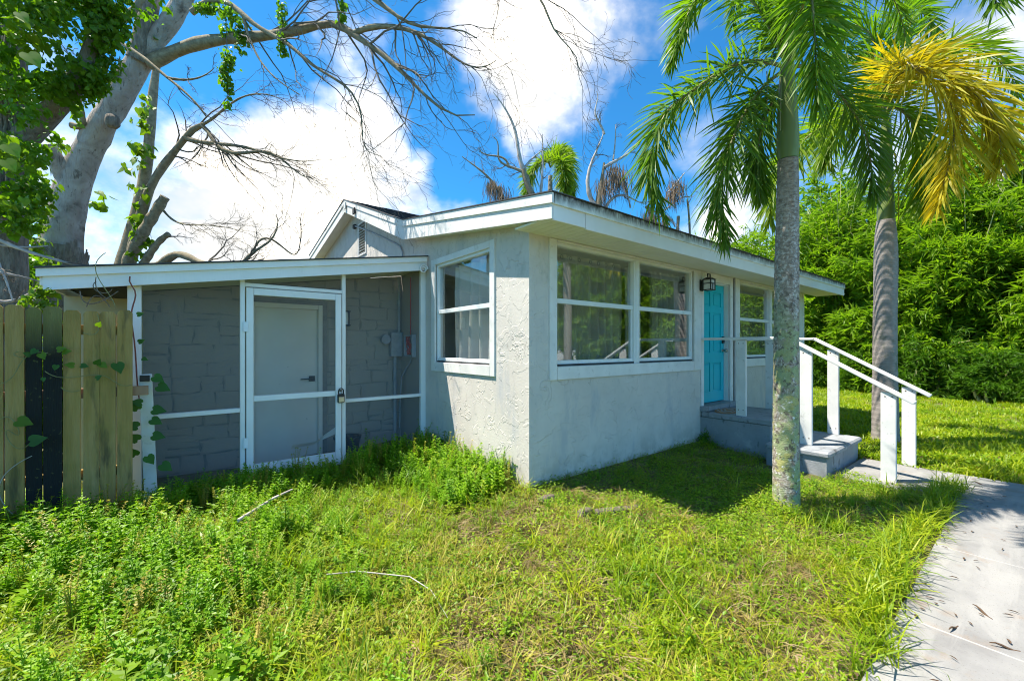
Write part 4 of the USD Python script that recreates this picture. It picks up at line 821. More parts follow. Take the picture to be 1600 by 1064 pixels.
def ringed(mb, centre, rad, z0, z1, step, amp, sides=28):
    """a palm stem: radius rad(z), centre line centre(z), with leaf scar rings"""
    zs = np.arange(z0, z1 + .001, step / 5); c = np.array([centre(z) for z in zs]); ph = (zs / step) % 1
    r = np.array([rad(z) for z in zs]) * (1 + amp * (np.where(ph < .2, .9 - 4.5 * ph, ph * .8)) + .012 * (fbm(np.stack([zs * 2, zs * 0, zs * 0], -1), 2, 3) - .5))
    g = np.arange(sides) / sides * 2 * PI; wob = 1 + .02 * np.sin(g[None] * 3 + zs[:, None] * 2) + .02 * (fbm(np.stack([np.cos(g)[None] * 2 + 0 * zs[:, None], np.sin(g)[None] * 2 + 0 * zs[:, None], zs[:, None] * 9 + 0 * g[None]], -1), 3, 7) - .5)
    v = np.stack([c[:, :1] + r[:, None] * wob * np.cos(g), c[:, 1:2] + r[:, None] * wob * np.sin(g), np.repeat(zs[:, None], sides, 1)], 2).reshape(-1, 3); n = len(zs)
    i, j = np.meshgrid(np.arange(n - 1), np.arange(sides), indexing='ij'); return mb.add(v, np.stack([i * sides + j, i * sides + (j + 1) % sides, (i + 1) * sides + (j + 1) % sides, (i + 1) * sides + j], -1).reshape(-1, 4))


def cline(pts): pts = np.array(pts); return lambda z: np.array([np.interp(z, pts[:, 2], pts[:, 0]), np.interp(z, pts[:, 2], pts[:, 1])])


palm = thing('palm_tree', 'tall green foxtail palm with lichen spotted grey trunk growing before the stoop', 'palm tree')
d1 = 4.21; c1 = cline([at(1228, 800, d1), at(1228, 690, d1), at(1229, 420, d1), at(1231, 250, d1), at(1230, 118, d1)])
obj('trunk', ringed(MB(), c1, lambda z: np.interp(z, [-.3, -.1, .5, 2.2, 2.9, 3.34], [.150, .118, .112, .105, .096, .088]), -.3, 3.34, .095, .045), W['palmtrunk'], palm, smooth=50)
obj('crownshaft', ringed(MB(), c1, lambda z: np.interp(z, [3.335, 3.40, 3.55, 3.9, 4.3], [.088, .097, .100, .084, .06]), 3.335, 4.3, .4, .0), W['crownshaft'], palm, smooth=50)
PT = lambda *p: [at(*q) for q in p]
B1 = (1231, 108, 4.21)
F1 = [('palmdark', (B1, (1178, 96, 4.15), (1123, 114, 4.05), (1078, 145, 4.0), (1044, 173, 3.95), (1026, 210, 3.92), (1016, 256, 3.9), (1020, 297, 3.9), (1033, 332, 3.9))),
      ('palmdark', (B1, (1189, 140, 4.2), (1167, 171, 4.15), (1150, 205, 4.1), (1137, 240, 4.1), (1126, 287, 4.1), (1123, 316, 4.1), (1129, 352, 4.1), (1131, 375, 4.1))),
      ('palmdark', (B1, (1212, 150, 4.4), (1193, 190, 4.5), (1184, 235, 4.55), (1183, 280, 4.55), (1187, 305, 4.55))),
      ('palmleaf', (B1, (1252, 20, 4.0), (1262, -20, 3.7), (1270, 15, 3.45), (1274, 70, 3.35), (1275, 115, 3.3), (1278, 160, 3.3))),
      ('palmleaf', (B1, (1185, 15, 4.25), (1130, -22, 4.3), (1092, -5, 4.3), (1072, 30, 4.3), (1060, 66, 4.3), (1052, 98, 4.3))),
      ('palmdark', (B1, (1275, 112, 4.35), (1322, 160, 4.5), (1350, 205, 4.6), (1361, 258, 4.65), (1366, 308, 4.65))),
      ('palmleaf', (B1, (1205, 20, 4.6), (1180, -40, 5.0), (1160, -40, 5.4), (1150, 0, 5.6), (1145, 40, 5.7))),
      ('palmleaf', (B1, (1280, 10, 4.5), (1335, -30, 4.9), (1380, -25, 5.2), (1405, 20, 5.4), (1415, 60, 5.4))),
      ('palmleaf', (B1, (1320, -80, 3.8), (1440, -150, 3.4), (1530, -95, 3.15), (1553, -30, 3.05), (1556, 10, 3.0))),
      ('palmleaf', (B1, (1222, -60, 4.0), (1205, -160, 3.7), (1180, -180, 3.3), (1150, -120, 3.1))),
      ('palmleaf', (B1, (1240, -80, 4.6), (1255, -190, 5.0), (1265, -200, 5.6), (1275, -140, 6.0)))]
for k, (m, c) in enumerate(F1): frond(palm, PT(*c), m, 40 + k, n=100, L=.45, wd=.0195, fluff=.65)
for k, (px, y1) in enumerate(((1198, 172), (1219, 205))): obj('hanging_fibre', MB().tube(PT((px, 112, 4.1), (px + 1, 140, 4.1), (px, y1, 4.1)), .005, 5), W['rachis'], palm)

palm2 = thing('palm_tree', 'second palm with pale ringed trunk and yellowing fronds standing behind the right handrail', 'palm tree')
d2 = 6.98; c2 = cline([at(1383, 700, d2), at(1383, 500, d2), at(1384, 345, d2), at(1385, 180, d2)])
obj('trunk', ringed(MB(), c2, lambda z: np.interp(z, [-.3, 0, .8, 2.0, 2.9, 3.3, 3.55], [.20, .178, .162, .152, .155, .142, .120]), -.3, 3.56, .085, .040), W['palmtrunk2'], palm2, smooth=50)
obj('crownshaft', ringed(MB(), c2, lambda z: np.interp(z, [3.55, 3.62, 3.85, 4.5, 5.3], [.108, .118, .112, .092, .06]), 3.55, 5.3, .5, .0), W['crownshaft'], palm2, smooth=50)
B2 = (1385, 185, 6.98)
F2 = [('palmyellow', (B2, (1385, 115, 6.4), (1406, 97, 6.0), (1446, 117, 5.7), (1483, 160, 5.5), (1491, 210, 5.45), (1480, 268, 5.45), (1466, 322, 5.45)), 'large yellow frond'),
      ('palmyellow', (B2, (1400, 120, 6.2), (1440, 105, 5.8), (1495, 125, 5.5), (1540, 165, 5.3), (1562, 215, 5.3), (1560, 260, 5.3)), 'yellow frond'),
      ('palmmid', (B2, (1352, 165, 6.8), (1318, 180, 6.7), (1275, 205, 6.6), (1240, 235, 6.55), (1212, 285, 6.5), (1204, 345, 6.5)), 'yellowish frond'),
      ('palmmid', (B2, (1420, 110, 7.2), (1480, 75, 7.6), (1545, 85, 8.0), (1580, 120, 8.2), (1590, 150, 8.2)), 'yellowish frond'),
      ('palmmid', (B2, (1405, 170, 6.6), (1425, 190, 6.5), (1440, 235, 6.45), (1446, 285, 6.45), (1444, 320, 6.45)), None),
      ('palmleaf', (B2, (1370, 90, 7.2), (1350, 45, 7.3), (1335, 40, 7.4), (1315, 75, 7.4), (1305, 120, 7.4)), None),
      ('palmleaf', (B2, (1390, 90, 7.2), (1400, 30, 7.4), (1420, 10, 7.6), (1445, 25, 7.8), (1455, 60, 7.8)), None),
      ('palmmid', (B2, (1345, 175, 7.4), (1318, 185, 7.8), (1300, 215, 8.0), (1293, 255, 8.0)), None)]
for k, (m, c, lb) in enumerate(F2): frond(palm2, PT(*c), m, 70 + k, n=96, L=.72, wd=.029, fluff=.6, label=lb, r0=.03)
obj('flower_stalk', MB().tube(PT((1398, 240, 6.9), (1404, 280, 6.85), (1404, 350, 6.85)), [.012, .01, .006], 5), W['palmyellow'], palm2)

# ================================================================== bamboo hedge on the right
def clump(name, seed, label, m='bamboo', H=7.0, R=1.7, ncl=2100, zmin=.15, L=(.24, .44), culm='culm', fill=.35, group='bamboo clumps of the hedge'):
    rng = np.random.default_rng(seed); t = thing(name, label, 'bamboo' if m == 'bamboo' else 'tree', group); cm_ = 0
    ends = []
    for k in range(22):
        a = rng.uniform(0, 2 * PI); r = rng.uniform(.2, 1.15) * R * .9; h = H * rng.uniform(.6, 1.12); b = np.array([math.cos(a), math.sin(a), 0]) * rng.uniform(.1, .5)
        p = spline([b, b * 1.3 + [0, 0, h * .4], np.array([math.cos(a) * r * .6, math.sin(a) * r * .6, h * .8]), np.array([math.cos(a) * r * 1.1, math.sin(a) * r * 1.1, h])], 10)
        obj('culm', MB().tube(p, np.linspace(.036, .008, 10), 5), W[culm], t); ends.append(p)
    # leaf fans: on sprays around the culms and through the outer shell, thinned by noise so that gaps show through
    u = rdir(rng, ncl * 2); rad = (fill + (1 - fill) * rng.random(ncl * 2) ** .5); z = np.clip((u[:, 2] * .5 + .5), 0, 1); zz = zmin + z * (H - zmin)
    wR = R * (1.0 - .42 * np.clip(z - .45, 0, 1) * 1.6) * rad; ang = np.arctan2(u[:, 1], u[:, 0]); c = np.stack([wR * np.cos(ang), wR * np.sin(ang), zz], 1)
    keep = fbm(c * .9 + seed * 7, 3, seed) + .25 * (fbm(c * 2.6, 2, seed + 5) - .5) > .49 + .05 * np.clip(zz / H - .45, 0, 1) * 2; c = c[keep & (zz < H * .72)][:int(ncl * .85)]
    fe = [P_[3:][np.sort(rng.integers(0, 6, 70))] * 1.0 + rng.normal(0, .20, (70, 3)) + np.outer(rng.random(70), P_[-1] - P_[-2]) * .5 for P_ in ends]; c = np.vstack([c] + fe); n = len(c)
    out = c * [1, 1, 0]; out /= np.linalg.norm(out, axis=1, keepdims=True) + 1e-6
    mb = MB(); k7 = 6
    base = out * .8 + rdir(rng, n) * .6 + [0, 0, .05]
    for k in range(k7):
        d = base + rdir(rng, n) * .85 + [0, 0, -.15]; leaves(mb, c + rng.normal(0, .03, (n, 3)), d, out * .8 + rdir(rng, n) * .7 + [0, 0, .7], rng.uniform(*L, n), rng.uniform(.15, .20, n) * np.mean(L), T_DIA)
    obj('foliage', mb, W[m], t, kind='stuff'); return t


def place(t, loc, rz, sc):
    x = UsdGeom.Xformable(t); x.ClearXformOpOrder(); x.AddTranslateOp().Set(Gf.Vec3d(*map(float, loc))); x.AddRotateZOp().Set(math.degrees(rz)); x.AddScaleOp().Set(Gf.Vec3f(sc, sc, sc))


BL = 'bushy yellow green bamboo clump in the dense hedge along the right side'
V = [clump('bamboo_clump', 21, BL), clump('bamboo_clump', 22, BL, H=6.2, R=1.9), clump('bamboo_clump', 23, BL, H=7.6, R=1.6)]
spots = [(18.6, 5.6), (18.3, 3.5), (17.9, 1.6), (17.5, -.2), (17.1, -1.9), (16.5, -3.5), (15.8, -5.1), (15.0, -6.7), (19.6, 7.8), (20.2, 4.5), (19.8, 2.4), (19.4, .5), (19.0, -1.2), (18.5, -2.9), (17.8, -4.6), (14.0, -8.6), (12.6, -10.6)]
rng = np.random.default_rng(33)
for k, (x, y) in enumerate(spots):
    s = rng.uniform(.85, 1.12) * (1.18 if 8 <= k < 15 else 1); a = rng.uniform(0, 6.28)
    if k < 3: place(V[k], (x, y, -.2), a, s)
    else: copy(V[rng.integers(0, 3)].GetPrim() if hasattr(V[0], 'GetPrim') else V[rng.integers(0, 3)], (x, y, -.2), a, s, name='bamboo_clump')
# low bushes that close the foot of the hedge
bh = clump('hedge_bush', 26, 'low leafy bush at the foot of the bamboo hedge', m='bush', H=1.5, R=1.0, ncl=1500, zmin=0, L=(.12, .22), fill=.2, group='low bushes at the foot of the hedge'); bh.SetCustomDataByKey('category', 'bush')
place(bh, (16.6, .6, -.2), 0, 1)
for k, (x, y) in enumerate([(17.2, 2.2), (17.5, 3.9), (16.2, -1.0), (15.7, -2.6), (15.0, -4.2), (16.9, -.3), (17.9, 5.4), (14.2, -5.7)]): copy(bh, (x, y, -.2), k * 1.3, rng.uniform(.8, 1.25), name='hedge_bush')
# thin pale leaning trunk in the hedge
lt_ = thing('leaning_tree', 'thin pale leaning bare trunk in the upper hedge at the far right', 'tree')
obj('trunk', MB().tube(PT((1540, 420, 13.0), (1552, 350, 13.0), (1562, 300, 13.0), (1576, 250, 13.1), (1592, 225, 13.2)), [.08, .07, .06, .045, .02], 6).tube(PT((1562, 300, 13.0), (1560, 280, 13.0), (1566, 262, 13.0), (1580, 248, 12.9)), [.03, .025, .02, .01], 5).tube(PT((1556, 330, 13.0), (1540, 318, 12.9), (1530, 322, 12.9)), [.03, .02, .008], 5), W['twigpale'], lt_, smooth=True)

# ================================================================== bare trees on the left
def wander(rng, p, d, L, n, wob, droop, curl=0.0):
    pts = [np.array(p, float)]; d = np.array(d, float); d /= np.linalg.norm(d); st = L / n
    for k in range(n):
        d = d + rng.normal(0, wob, 3) + np.array([0, 0, -droop + curl * (k / n) ** 2]); d /= np.linalg.norm(d); pts.append(pts[-1] + d * st)
    return np.array(pts)


def branch(mb, rng, pts, r0, r1, lev, nch, lf=.55, wob=.22, droop=.05, curl=.16, spread=.9, bias=None, tmin=.2):
    n = len(pts); mb.tube(pts, np.linspace(r0, r1, n), 7 if r0 > .03 else (5 if r0 > .012 else 3), cap=r0 > .02)
    if lev == 0: return
    tot = np.linalg.norm(np.diff(pts, axis=0), axis=1).sum()
    for k in range(nch):
        t = rng.uniform(tmin, 1) * (n - 1); i = min(int(t), n - 2); p = pts[i] + (pts[i + 1] - pts[i]) * (t - i); d = pts[i + 1] - pts[i]; d /= np.linalg.norm(d); q = rdir(rng, 1)[0]; d = d + spread * q
        if bias is not None: d = d + bias
        L = tot * lf * rng.uniform(.45, 1.1) * (1.1 - .5 * t / n); rr = max((r0 + (r1 - r0) * t / n) * .55, .0022)
        branch(mb, rng, wander(rng, p, d, L, 7, wob, droop, curl), rr, .0018, lev - 1, max(2, int(nch * .75)), lf, wob, droop, curl, spread, bias, .15)


def limb(parent, name, ctrl, r0, r1, seed, m='limb', lev=2, nch=9, **kw):
    """a limb and, as its own part, the bare twigs it carries"""
    P = spline(PT(*ctrl), 26); n = len(P); rng = np.random.default_rng(seed); rr = np.linspace(r0, r1, n)
    o = obj(name, MB().tube(P, rr * (1 + .10 * np.sin(np.arange(n) * 1.7 + seed)), 9), W[m], parent, smooth=True)
    tw = MB(); tot = np.linalg.norm(np.diff(P, axis=0), axis=1).sum(); lf = kw.pop('lf', .45); t0 = kw.pop('tmin', .25); bias = kw.get('bias')
    for k in range(nch):
        t = rng.uniform(t0, 1) * (n - 1); i = min(int(t), n - 2); d = P[i + 1] - P[i]; d /= np.linalg.norm(d); d = d + rdir(rng, 1)[0] * .9 + (0 if bias is None else bias); L = tot * lf * rng.uniform(.5, 1.1)
        branch(tw, rng, wander(rng, P[i], d, L, 9, .2, .05, .14), max(min(rr[i] * .5, .018), .005), .002, lev, 5, **kw)
    if nch: obj('twigs', tw, W['twig'], o, kind='stuff')
    return P


def barky(ctrl, radii, sides, n, amp, seed, freq=6.0):
    P = spline(ctrl, n); r = np.interp(np.linspace(0, 1, n), np.linspace(0, 1, len(radii)), radii); mb = MB().tube(P, r, sides); v, f = mb.mesh(); c = np.repeat(P, sides, 0); k = len(c)
    q = v[:k]; dirs = q - c; dirs /= np.linalg.norm(dirs, axis=1, keepdims=True); q = q + dirs * (amp * 2 * (fbm(q * [freq, freq, freq * .35], 4, seed) - .5))[:, None]; f = f[(f < k).all(1)]
    return q, f


dead = thing('dead_tree', 'big leaning dead tree with peeled grey trunk behind the screened porch', 'tree')
D0 = 7.2
tr = PT((84, 540, D0), (92, 440, D0), (100, 350, D0), (122, 270, D0), (155, 205, D0), (192, 140, D0), (225, 85, D0), (258, 45, D0), (290, -5, D0), (330, -80, D0))
obj('trunk', barky(tr, [.40, .31, .28, .24, .20, .185, .18, .14, .125, .10], 26, 70, .035, 3), W['barkpeel'], dead, smooth=60)
bq, bfc = barky(PT((82, 560, D0), (89, 470, D0), (95, 400, D0), (101, 340, D0)), [.45, .395, .35, .33], 44, 60, .055, 5, 9)
ring = np.arange(len(bq)) // 44; an = (np.arange(len(bq)) % 44) / 44 * 2 * PI; tops = 54 - 12 * fbm(np.stack([np.cos(an) * 2.5, np.sin(an) * 2.5, an * 0], -1), 3, 8); bfc = bfc[(ring[bfc].max(1) <= tops[bfc].min(1))]
obj('bark', (bq, bfc), W['bark'], dead, smooth=60)
obj('knot', lump(at(176, 190, D0 - .16), .10, 9, (1.0, .8, 1.2)), W['bark'], dead, smooth=60)
obj('stub', barky(PT((113, 318, 7.25), (97, 270, 7.1), (76, 226, 6.9)), [.13, .12, .10], 14, 20, .02, 4), W['barkpeel'], dead, smooth=60)
obj('stub', barky(PT((215, 95, 7.15), (228, 40, 7.1), (236, -10, 7.1)), [.16, .14, .13], 14, 20, .02, 6), W['bark'], dead, smooth=60)
bR = np.array([.35, -.25, -.25])
limb(dead, 'limb', ((232, 100, D0), (262, 86, D0), (320, 66, 7.0), (395, 58, 6.8), (445, 52, 6.6), (482, 44, 6.5), (520, 38, 6.4), (552, 54, 6.3), (590, 80, 6.2), (625, 110, 6.1), (665, 150, 6.0), (700, 176, 6.0), (742, 180, 6.0)), .11, .008, 51, nch=18, bias=bR, lf=.30)
limb(dead, 'limb', ((552, 54, 6.3), (590, 42, 6.2), (640, 48, 6.1), (690, 75, 6.0), (740, 105, 6.0), (775, 95, 6.0)), .045, .005, 52, nch=14, bias=bR * .8, lf=.42)
limb(dead, 'limb', ((300, 20, 7.0), (350, 2, 6.8), (400, 40, 6.6), (450, 70, 6.5), (500, 110, 6.4), (545, 140, 6.4), (565, 185, 6.4), (570, 230, 6.4), (595, 245, 6.4)), .05, .005, 53, nch=14, bias=bR, lf=.35)
limb(dead, 'limb', ((330, -60, 7.0), (420, -70, 6.6), (520, -40, 6.3), (600, 10, 6.1), (650, 40, 6.0), (700, 45, 6.0), (745, 60, 6.0)), .09, .006, 54, nch=16, bias=bR, lf=.35)
limb(dead, 'limb', ((560, -60, 6.0), (680, -90, 5.8), (790, -50, 5.6), (850, 10, 5.5), (868, 50, 5.5), (890, 75, 5.5), (905, 110, 5.5)), .045, .004, 55, nch=12, bias=bR, lf=.35)
limb(dead, 'limb', ((150, 40, 6.6), (185, 65, 6.4), (230, 95, 6.2), (262, 122, 6.1), (295, 150, 6.0), (322, 182, 6.0)), .035, .012, 56, m='limb', nch=2, lf=.4)
limb(dead, 'limb', ((262, 122, 6.1), (285, 125, 6.1), (310, 122, 6.1), (335, 106, 6.1)), .022, .005, 57, nch=4, lf=.5)
limb(dead, 'limb', ((112, 196, 7.0), (128, 196, 7.0), (124, 160, 6.9), (134, 115, 6.9), (140, 80, 6.9)), .05, .02, 58, nch=3, lf=.4)
limb(dead, 'limb', ((165, 38, 6.8), (200, 25, 6.8), (225, -12, 6.8)), .06, .05, 59, nch=3, lf=.5)
limb(dead, 'limb', ((380, 30, 6.6), (410, 100, 6.5), (440, 130, 6.4), (468, 148, 6.4)), .02, .006, 60, nch=4, lf=.4)

tree2 = thing('dead_tree', 'smaller bare tree with arching branches beside the big dead tree', 'tree')
obj('trunk', barky(PT((165, 560, 8.6), (190, 430, 8.6), (206, 370, 8.6), (222, 300, 8.6), (232, 235, 8.6), (238, 160, 8.6), (246, 100, 8.6)), [.22, .19, .15, .12, .10, .08, .06], 16, 40, .02, 7), W['limb'], tree2, smooth=60)
bU = np.array([.45, -.1, -.15])
limb(tree2, 'limb', ((200, 420, 8.5), (222, 330, 8.4), (248, 270, 8.3), (272, 238, 8.3), (292, 213, 8.2), (312, 196, 8.2), (335, 222, 8.1), (372, 240, 8.0), (420, 238, 8.0), (455, 262, 8.0), (490, 280, 8.0)), .105, .006, 61, nch=22, bias=bU, lf=.28, tmin=.4)
limb(tree2, 'limb', ((290, 216, 8.2), (330, 224, 8.1), (390, 232, 8.0), (435, 246, 8.0), (470, 252, 8.0), (498, 250, 8.0)), .045, .004, 62, nch=14, bias=bU, lf=.35)
limb(tree2, 'limb', ((312, 196, 8.2), (345, 175, 8.0), (385, 150, 7.9), (425, 150, 7.9), (455, 170, 7.9)), .03, .004, 63, nch=10, bias=np.array([.3, 0, .3]), lf=.4)
limb(tree2, 'stub', ((190, 450, 8.3), (220, 370, 8.2), (244, 330, 8.2), (258, 308, 8.2)), .12, .085, 64, nch=0)
limb(tree2, 'limb', ((256, 330, 8.2), (285, 350, 8.1), (315, 352, 8.0), (350, 355, 8.0), (375, 362, 8.0)), .022, .004, 65, nch=14, bias=bU * .6, lf=.55)
limb(tree2, 'limb', ((205, 440, 8.4), (232, 400, 8.2), (255, 372, 8.2), (264, 366, 8.2)), .09, .05, 66, nch=1)
tree3 = thing('fallen_limb', 'crooked grey limb lying on the porch roof with bare twigs', 'limb')
P = limb(tree3, 'limb', ((236, 418, 8.0), (258, 408, 7.9), (275, 398, 7.8), (295, 402, 7.7), (318, 412, 7.6), (345, 415, 7.5), (376, 412, 7.4), (395, 395, 7.4), (420, 378, 7.4), (432, 360, 7.4), (432, 335, 7.4)), .085, .006, 71, nch=12, bias=np.array([.1, 0, .6]), lf=.28, tmin=.45)
limb(tree3, 'limb', ((395, 395, 7.4), (440, 385, 7.6), (460, 398, 7.8), (470, 370, 7.8), (468, 340, 7.8)), .02, .004, 72, nch=8, bias=np.array([.1, 0, .5]), lf=.5)
# broken branches hanging over the fence
brush = thing('broken_branches', 'pale broken branches lying over the fence top at the left edge', 'branches')
for k, c in enumerate((((-30, 360, 4.2), (40, 392, 4.4), (110, 412, 4.6), (150, 420, 4.8), (188, 416, 4.9)), ((-30, 462, 3.9), (20, 470, 4.1), (60, 452, 4.2), (95, 440, 4.3)), ((-20, 425, 3.9), (30, 432, 4.2), (70, 442, 4.4)), ((20, 480, 4.0), (55, 468, 4.1), (78, 456, 4.2)), ((-20, 380, 4.3), (30, 386, 4.5), (75, 384, 4.7)), ((-10, 395, 4.0), (10, 440, 4.0), (20, 470, 4.0)))):
    limb(brush, 'branch', c, .022 - .002 * k, .006, 81 + k, m='twigpale', nch=3, lf=.3)

# ================================================================== vines
def vine_leaves(parent, name, blobs, m, seed, L=(.05, .11), per=900, tpl=T_HEART, wr=.85, flat=1.0):
    rng = np.random.default_rng(seed); mb = MB()
    for c, r in blobs:
        n = int(per * r * r); u = rdir(rng, n) * (r * rng.random(n) ** .4)[:, None] * [1, 1, flat] + c; k = fbm(u * 2.8 + seed, 3, seed) > .49; u = u[k]; n = len(u)
        if not n: continue
        d = rdir(rng, n, -1, .1) + [0, 0, -.35]; l = rng.uniform(*L, n) * (1 + .5 * (rng.random(n) < .08)); leaves(mb, u, d, (u - c) / r * .9 + rdir(rng, n) * .7 + [0, 0, .45], l, l * wr, tpl)
    return obj(name, mb, W[m], parent, kind='stuff')


vt = thing('vine_tree', 'tree at the left edge smothered in dark green heart leaved vines', 'tree')
obj('trunk', barky(PT((2, 760, 5.2), (4, 560, 5.2), (8, 400, 5.2), (14, 250, 5.2), (10, 120, 5.2), (0, 0, 5.2), (-20, -150, 5.2)), [.26, .22, .20, .19, .18, .17, .14], 18, 60, .03, 11), W['bark'], vt, smooth=60)
obj('limb', barky(PT((10, 260, 5.2), (40, 215, 5.1), (80, 175, 5.1), (130, 110, 5.0), (150, 40, 5.0), (160, -60, 5.0)), [.14, .13, .10, .08, .06, .04], 12, 40, .02, 12), W['bark'], vt, smooth=60)
rng = np.random.default_rng(91)
for k in range(7):
    x0 = rng.uniform(-4, 26); obj('woody_vine', MB().tube(spline(PT(*[(x0 + rng.normal(0, 7), y, 4.98 + .03 * rng.random()) for y in np.linspace(340, -40, 8)]), 30), .012 + .008 * rng.random(), 6), W['twig'], vt, smooth=True)
bl = [(60, 45, 4.8, .52), (125, 35, 4.9, .46), (165, 55, 5.0, .26), (150, 95, 5.0, .24), (40, 120, 4.6, .36), (95, 115, 4.8, .36), (150, 130, 5.0, .16), (60, 185, 4.6, .26), (25, 250, 4.5, .28), (85, 205, 4.8, .2), (15, 330, 4.6, .28), (45, 300, 4.9, .22), (20, 410, 5.4, .26), (120, -50, 4.9, .55), (30, -70, 4.8, .65), (215, -50, 5.0, .36), (240, 10, 5.4, .2), (110, 155, 4.9, .2), (-40, 80, 4.7, .6), (-40, 250, 4.7, .5), (175, 10, 5.0, .28), (60, 245, 4.9, .16)]
vine_leaves(vt, 'vine_foliage', [(at(x, y, d), r) for x, y, d, r in bl], 'vine', 5, per=7000, L=(.032, .075))
vine_leaves(vt, 'vine_foliage', [(at(x, y, d), r) for x, y, d, r in ((45, 60, 4.35, .2), (20, 170, 4.3, .18), (10, 240, 4.2, .2), (15, 300, 4.3, .18), (40, 150, 4.4, .12), (70, 20, 4.4, .2), (60, 330, 4.9, .15), (40, 350, 5.2, .2), (30, 440, 5.8, .3), (70, 420, 5.8, .2))], 'vinebright', 6, per=2600, L=(.05, .10))
vine_leaves(vt, 'vine_foliage', [(at(x, y, d), r) for x, y, d, r in ((20, 360, 6.3, .3), (50, 330, 6.4, .22), (30, 420, 6.4, .3), (60, 390, 6.5, .2), (15, 300, 6.2, .25), (75, 290, 6.5, .15), (60, 255, 6.3, .2), (95, 225, 6.4, .12), (0, 460, 6.4, .3))], 'vinebright', 9, per=1500, L=(.06, .12))
big = MB(); pts = [(43, 83, 4.0, .17), (12, 226, 3.9, .15), (30, 20, 4.1, .12), (8, 250, 4.0, .14)]
for x, y, d, l in pts: obj('large_leaf', leaves(MB(), at(x, y, d), [[.45, -.35, -.65]], (-.3, -.6, .6), l, l * .9, T_HEART), W['vinebright'], vt, smooth=True)

vc = thing('hanging_vine', 'long leafy vine hanging from the upper limb of the dead tree', 'vine')
vine_leaves(vc, 'leaf_curtain', [(at(355 + 3 * math.sin(k), 18 + k * 9, 6.75), .17 - .006 * k) for k in range(17)], 'vine', 21, per=4200, L=(.035, .07))
vine_leaves(vc, 'leaf_curtain', [(at(370 + (k % 3) * 6, 20 + k * 9, 6.7), .09) for k in range(10)] + [(at(310 + k * 9, 12 + 3 * (k % 2), 6.9), .10) for k in range(8)] + [(at(240, 45, 7.1), .2), (at(222, 35, 7.1), .15)], 'vine', 22, per=4200, L=(.035, .07))
obj('stem', MB().tube(PT((352, -10, 6.8), (354, 60, 6.75), (357, 120, 6.75), (356, 165, 6.75)), .006, 5), W['twig'], vc)
vc2 = thing('hanging_vine', 'short leafy vines wrapped around the long horizontal limb at the top', 'vine')
vine_leaves(vc2, 'leaf_curtain', [(at(441, 10 + k * 9, 6.55), .08) for k in range(9)] + [(at(533 + 2 * (k % 2), 4 + k * 8, 6.35), .075) for k in range(9)], 'vine', 23, per=5200, L=(.03, .06))
vc3 = thing('climbing_vine', 'bright heart leaved vine climbing the trunk of the smaller bare tree', 'vine')
vine_leaves(vc3, 'leaf_mass', [(at(x, y, 8.3), r) for x, y, r in ((232, 165, .2), (226, 195, .22), (222, 232, .18), (216, 262, .2), (220, 295, .2), (226, 318, .2), (216, 345, .18), (222, 372, .2), (212, 398, .2), (240, 180, .15), (258, 255, .1), (270, 268, .1), (160, 300, .14), (155, 320, .12), (205, 250, .08), (198, 258, .08))], 'vinebright', 24, per=1500, L=(.09, .15))
ivy = thing('ivy_on_trunk', 'yellow green ivy growing up the left edge of the big dead trunk', 'vine')
vine_leaves(ivy, 'leaf_mass', [(at(58 + 6 * math.sin(k * 2), 330 + k * 11, 6.75), .16) for k in range(14)] + [(at(96, 150 + 8 * k, 6.9), .05) for k in range(4)] + [(at(118 + 3 * (k % 2), 240 - 9 * k, 6.75), .06) for k in range(9)], 'vinebright', 25, per=2300, L=(.05, .09))
bg = clump('garden_bush', 27, 'bright yellow green bush behind the fence at the left edge', m='vinebright', H=2.6, R=1.3, ncl=1800, zmin=.3, L=(.12, .22), fill=.2, group=''); bg.SetCustomDataByKey('category', 'bush'); place(bg, (*at(20, 541, 8.5)[:2], -.2), 0, 1)
copy(bg, (*at(-140, 541, 9)[:2], -.2), 2.1, 1.25, label='tall bright bush behind the fence just outside the left edge', name='garden_bush')
copy(bg, (*at(110, 541, 6.0)[:2], -.2), 1.1, .72, label='yellow green bush pushing up between fence and porch roof end', name='garden_bush')

fv = thing('fence_vine', 'thin runner vines with heart shaped leaves straggling over the fence boards', 'vine')
OY = lambda Y, *p: [onY(a, b, Y) for a, b in p]
for k, c in enumerate((((0, 655), (25, 662), (27, 680), (12, 672), (15, 690), (46, 693)), ((0, 600), (20, 588), (34, 565), (45, 555), (75, 552)), ((70, 580), (100, 590), (135, 587), (165, 588), (185, 600), (206, 601)), ((40, 560), (22, 552), (30, 549)), ((130, 520), (150, 521), (155, 505), (152, 490)), ((165, 395), (150, 425), (160, 445), (180, 480)), ((95, 605), (110, 612), (124, 610)), ((28, 810), (5, 745), (50, 712)))):
    obj('vine_stem', MB().tube(spline(OY(1.96, *c), 24), .0035, 5), W['rachis'] if k < 7 else W['twigpale'], fv, smooth=True)
lv = [(182, 567, .085, -70), (89, 547, .05, 20), (63, 552, .05, -60), (57, 546, .045, -130), (97, 550, .05, 10), (150, 570, .05, 60), (157, 568, .05, -40), (126, 571, .045, -10), (116, 571, .05, 170), (88, 570, .04, -100), (26, 657, .085, -20), (46, 690, .09, 15), (150, 592, .04, 40), (68, 590, .03, -90), (152, 510, .04, 60), (48, 555, .04, 150), (216, 640, .07, 120), (240, 588, .08, -35), (246, 603, .09, -25), (222, 630, .07, 160), (238, 640, .09, -10), (236, 655, .08, -30), (216, 667, .08, 150), (238, 680, .085, -15), (216, 688, .08, 130), (230, 712, .08, -60), (212, 712, .07, 110), (252, 725, .09, -40), (222, 560, .04, -20), (216, 535, .045, 30), (214, 492, .045, 20)]
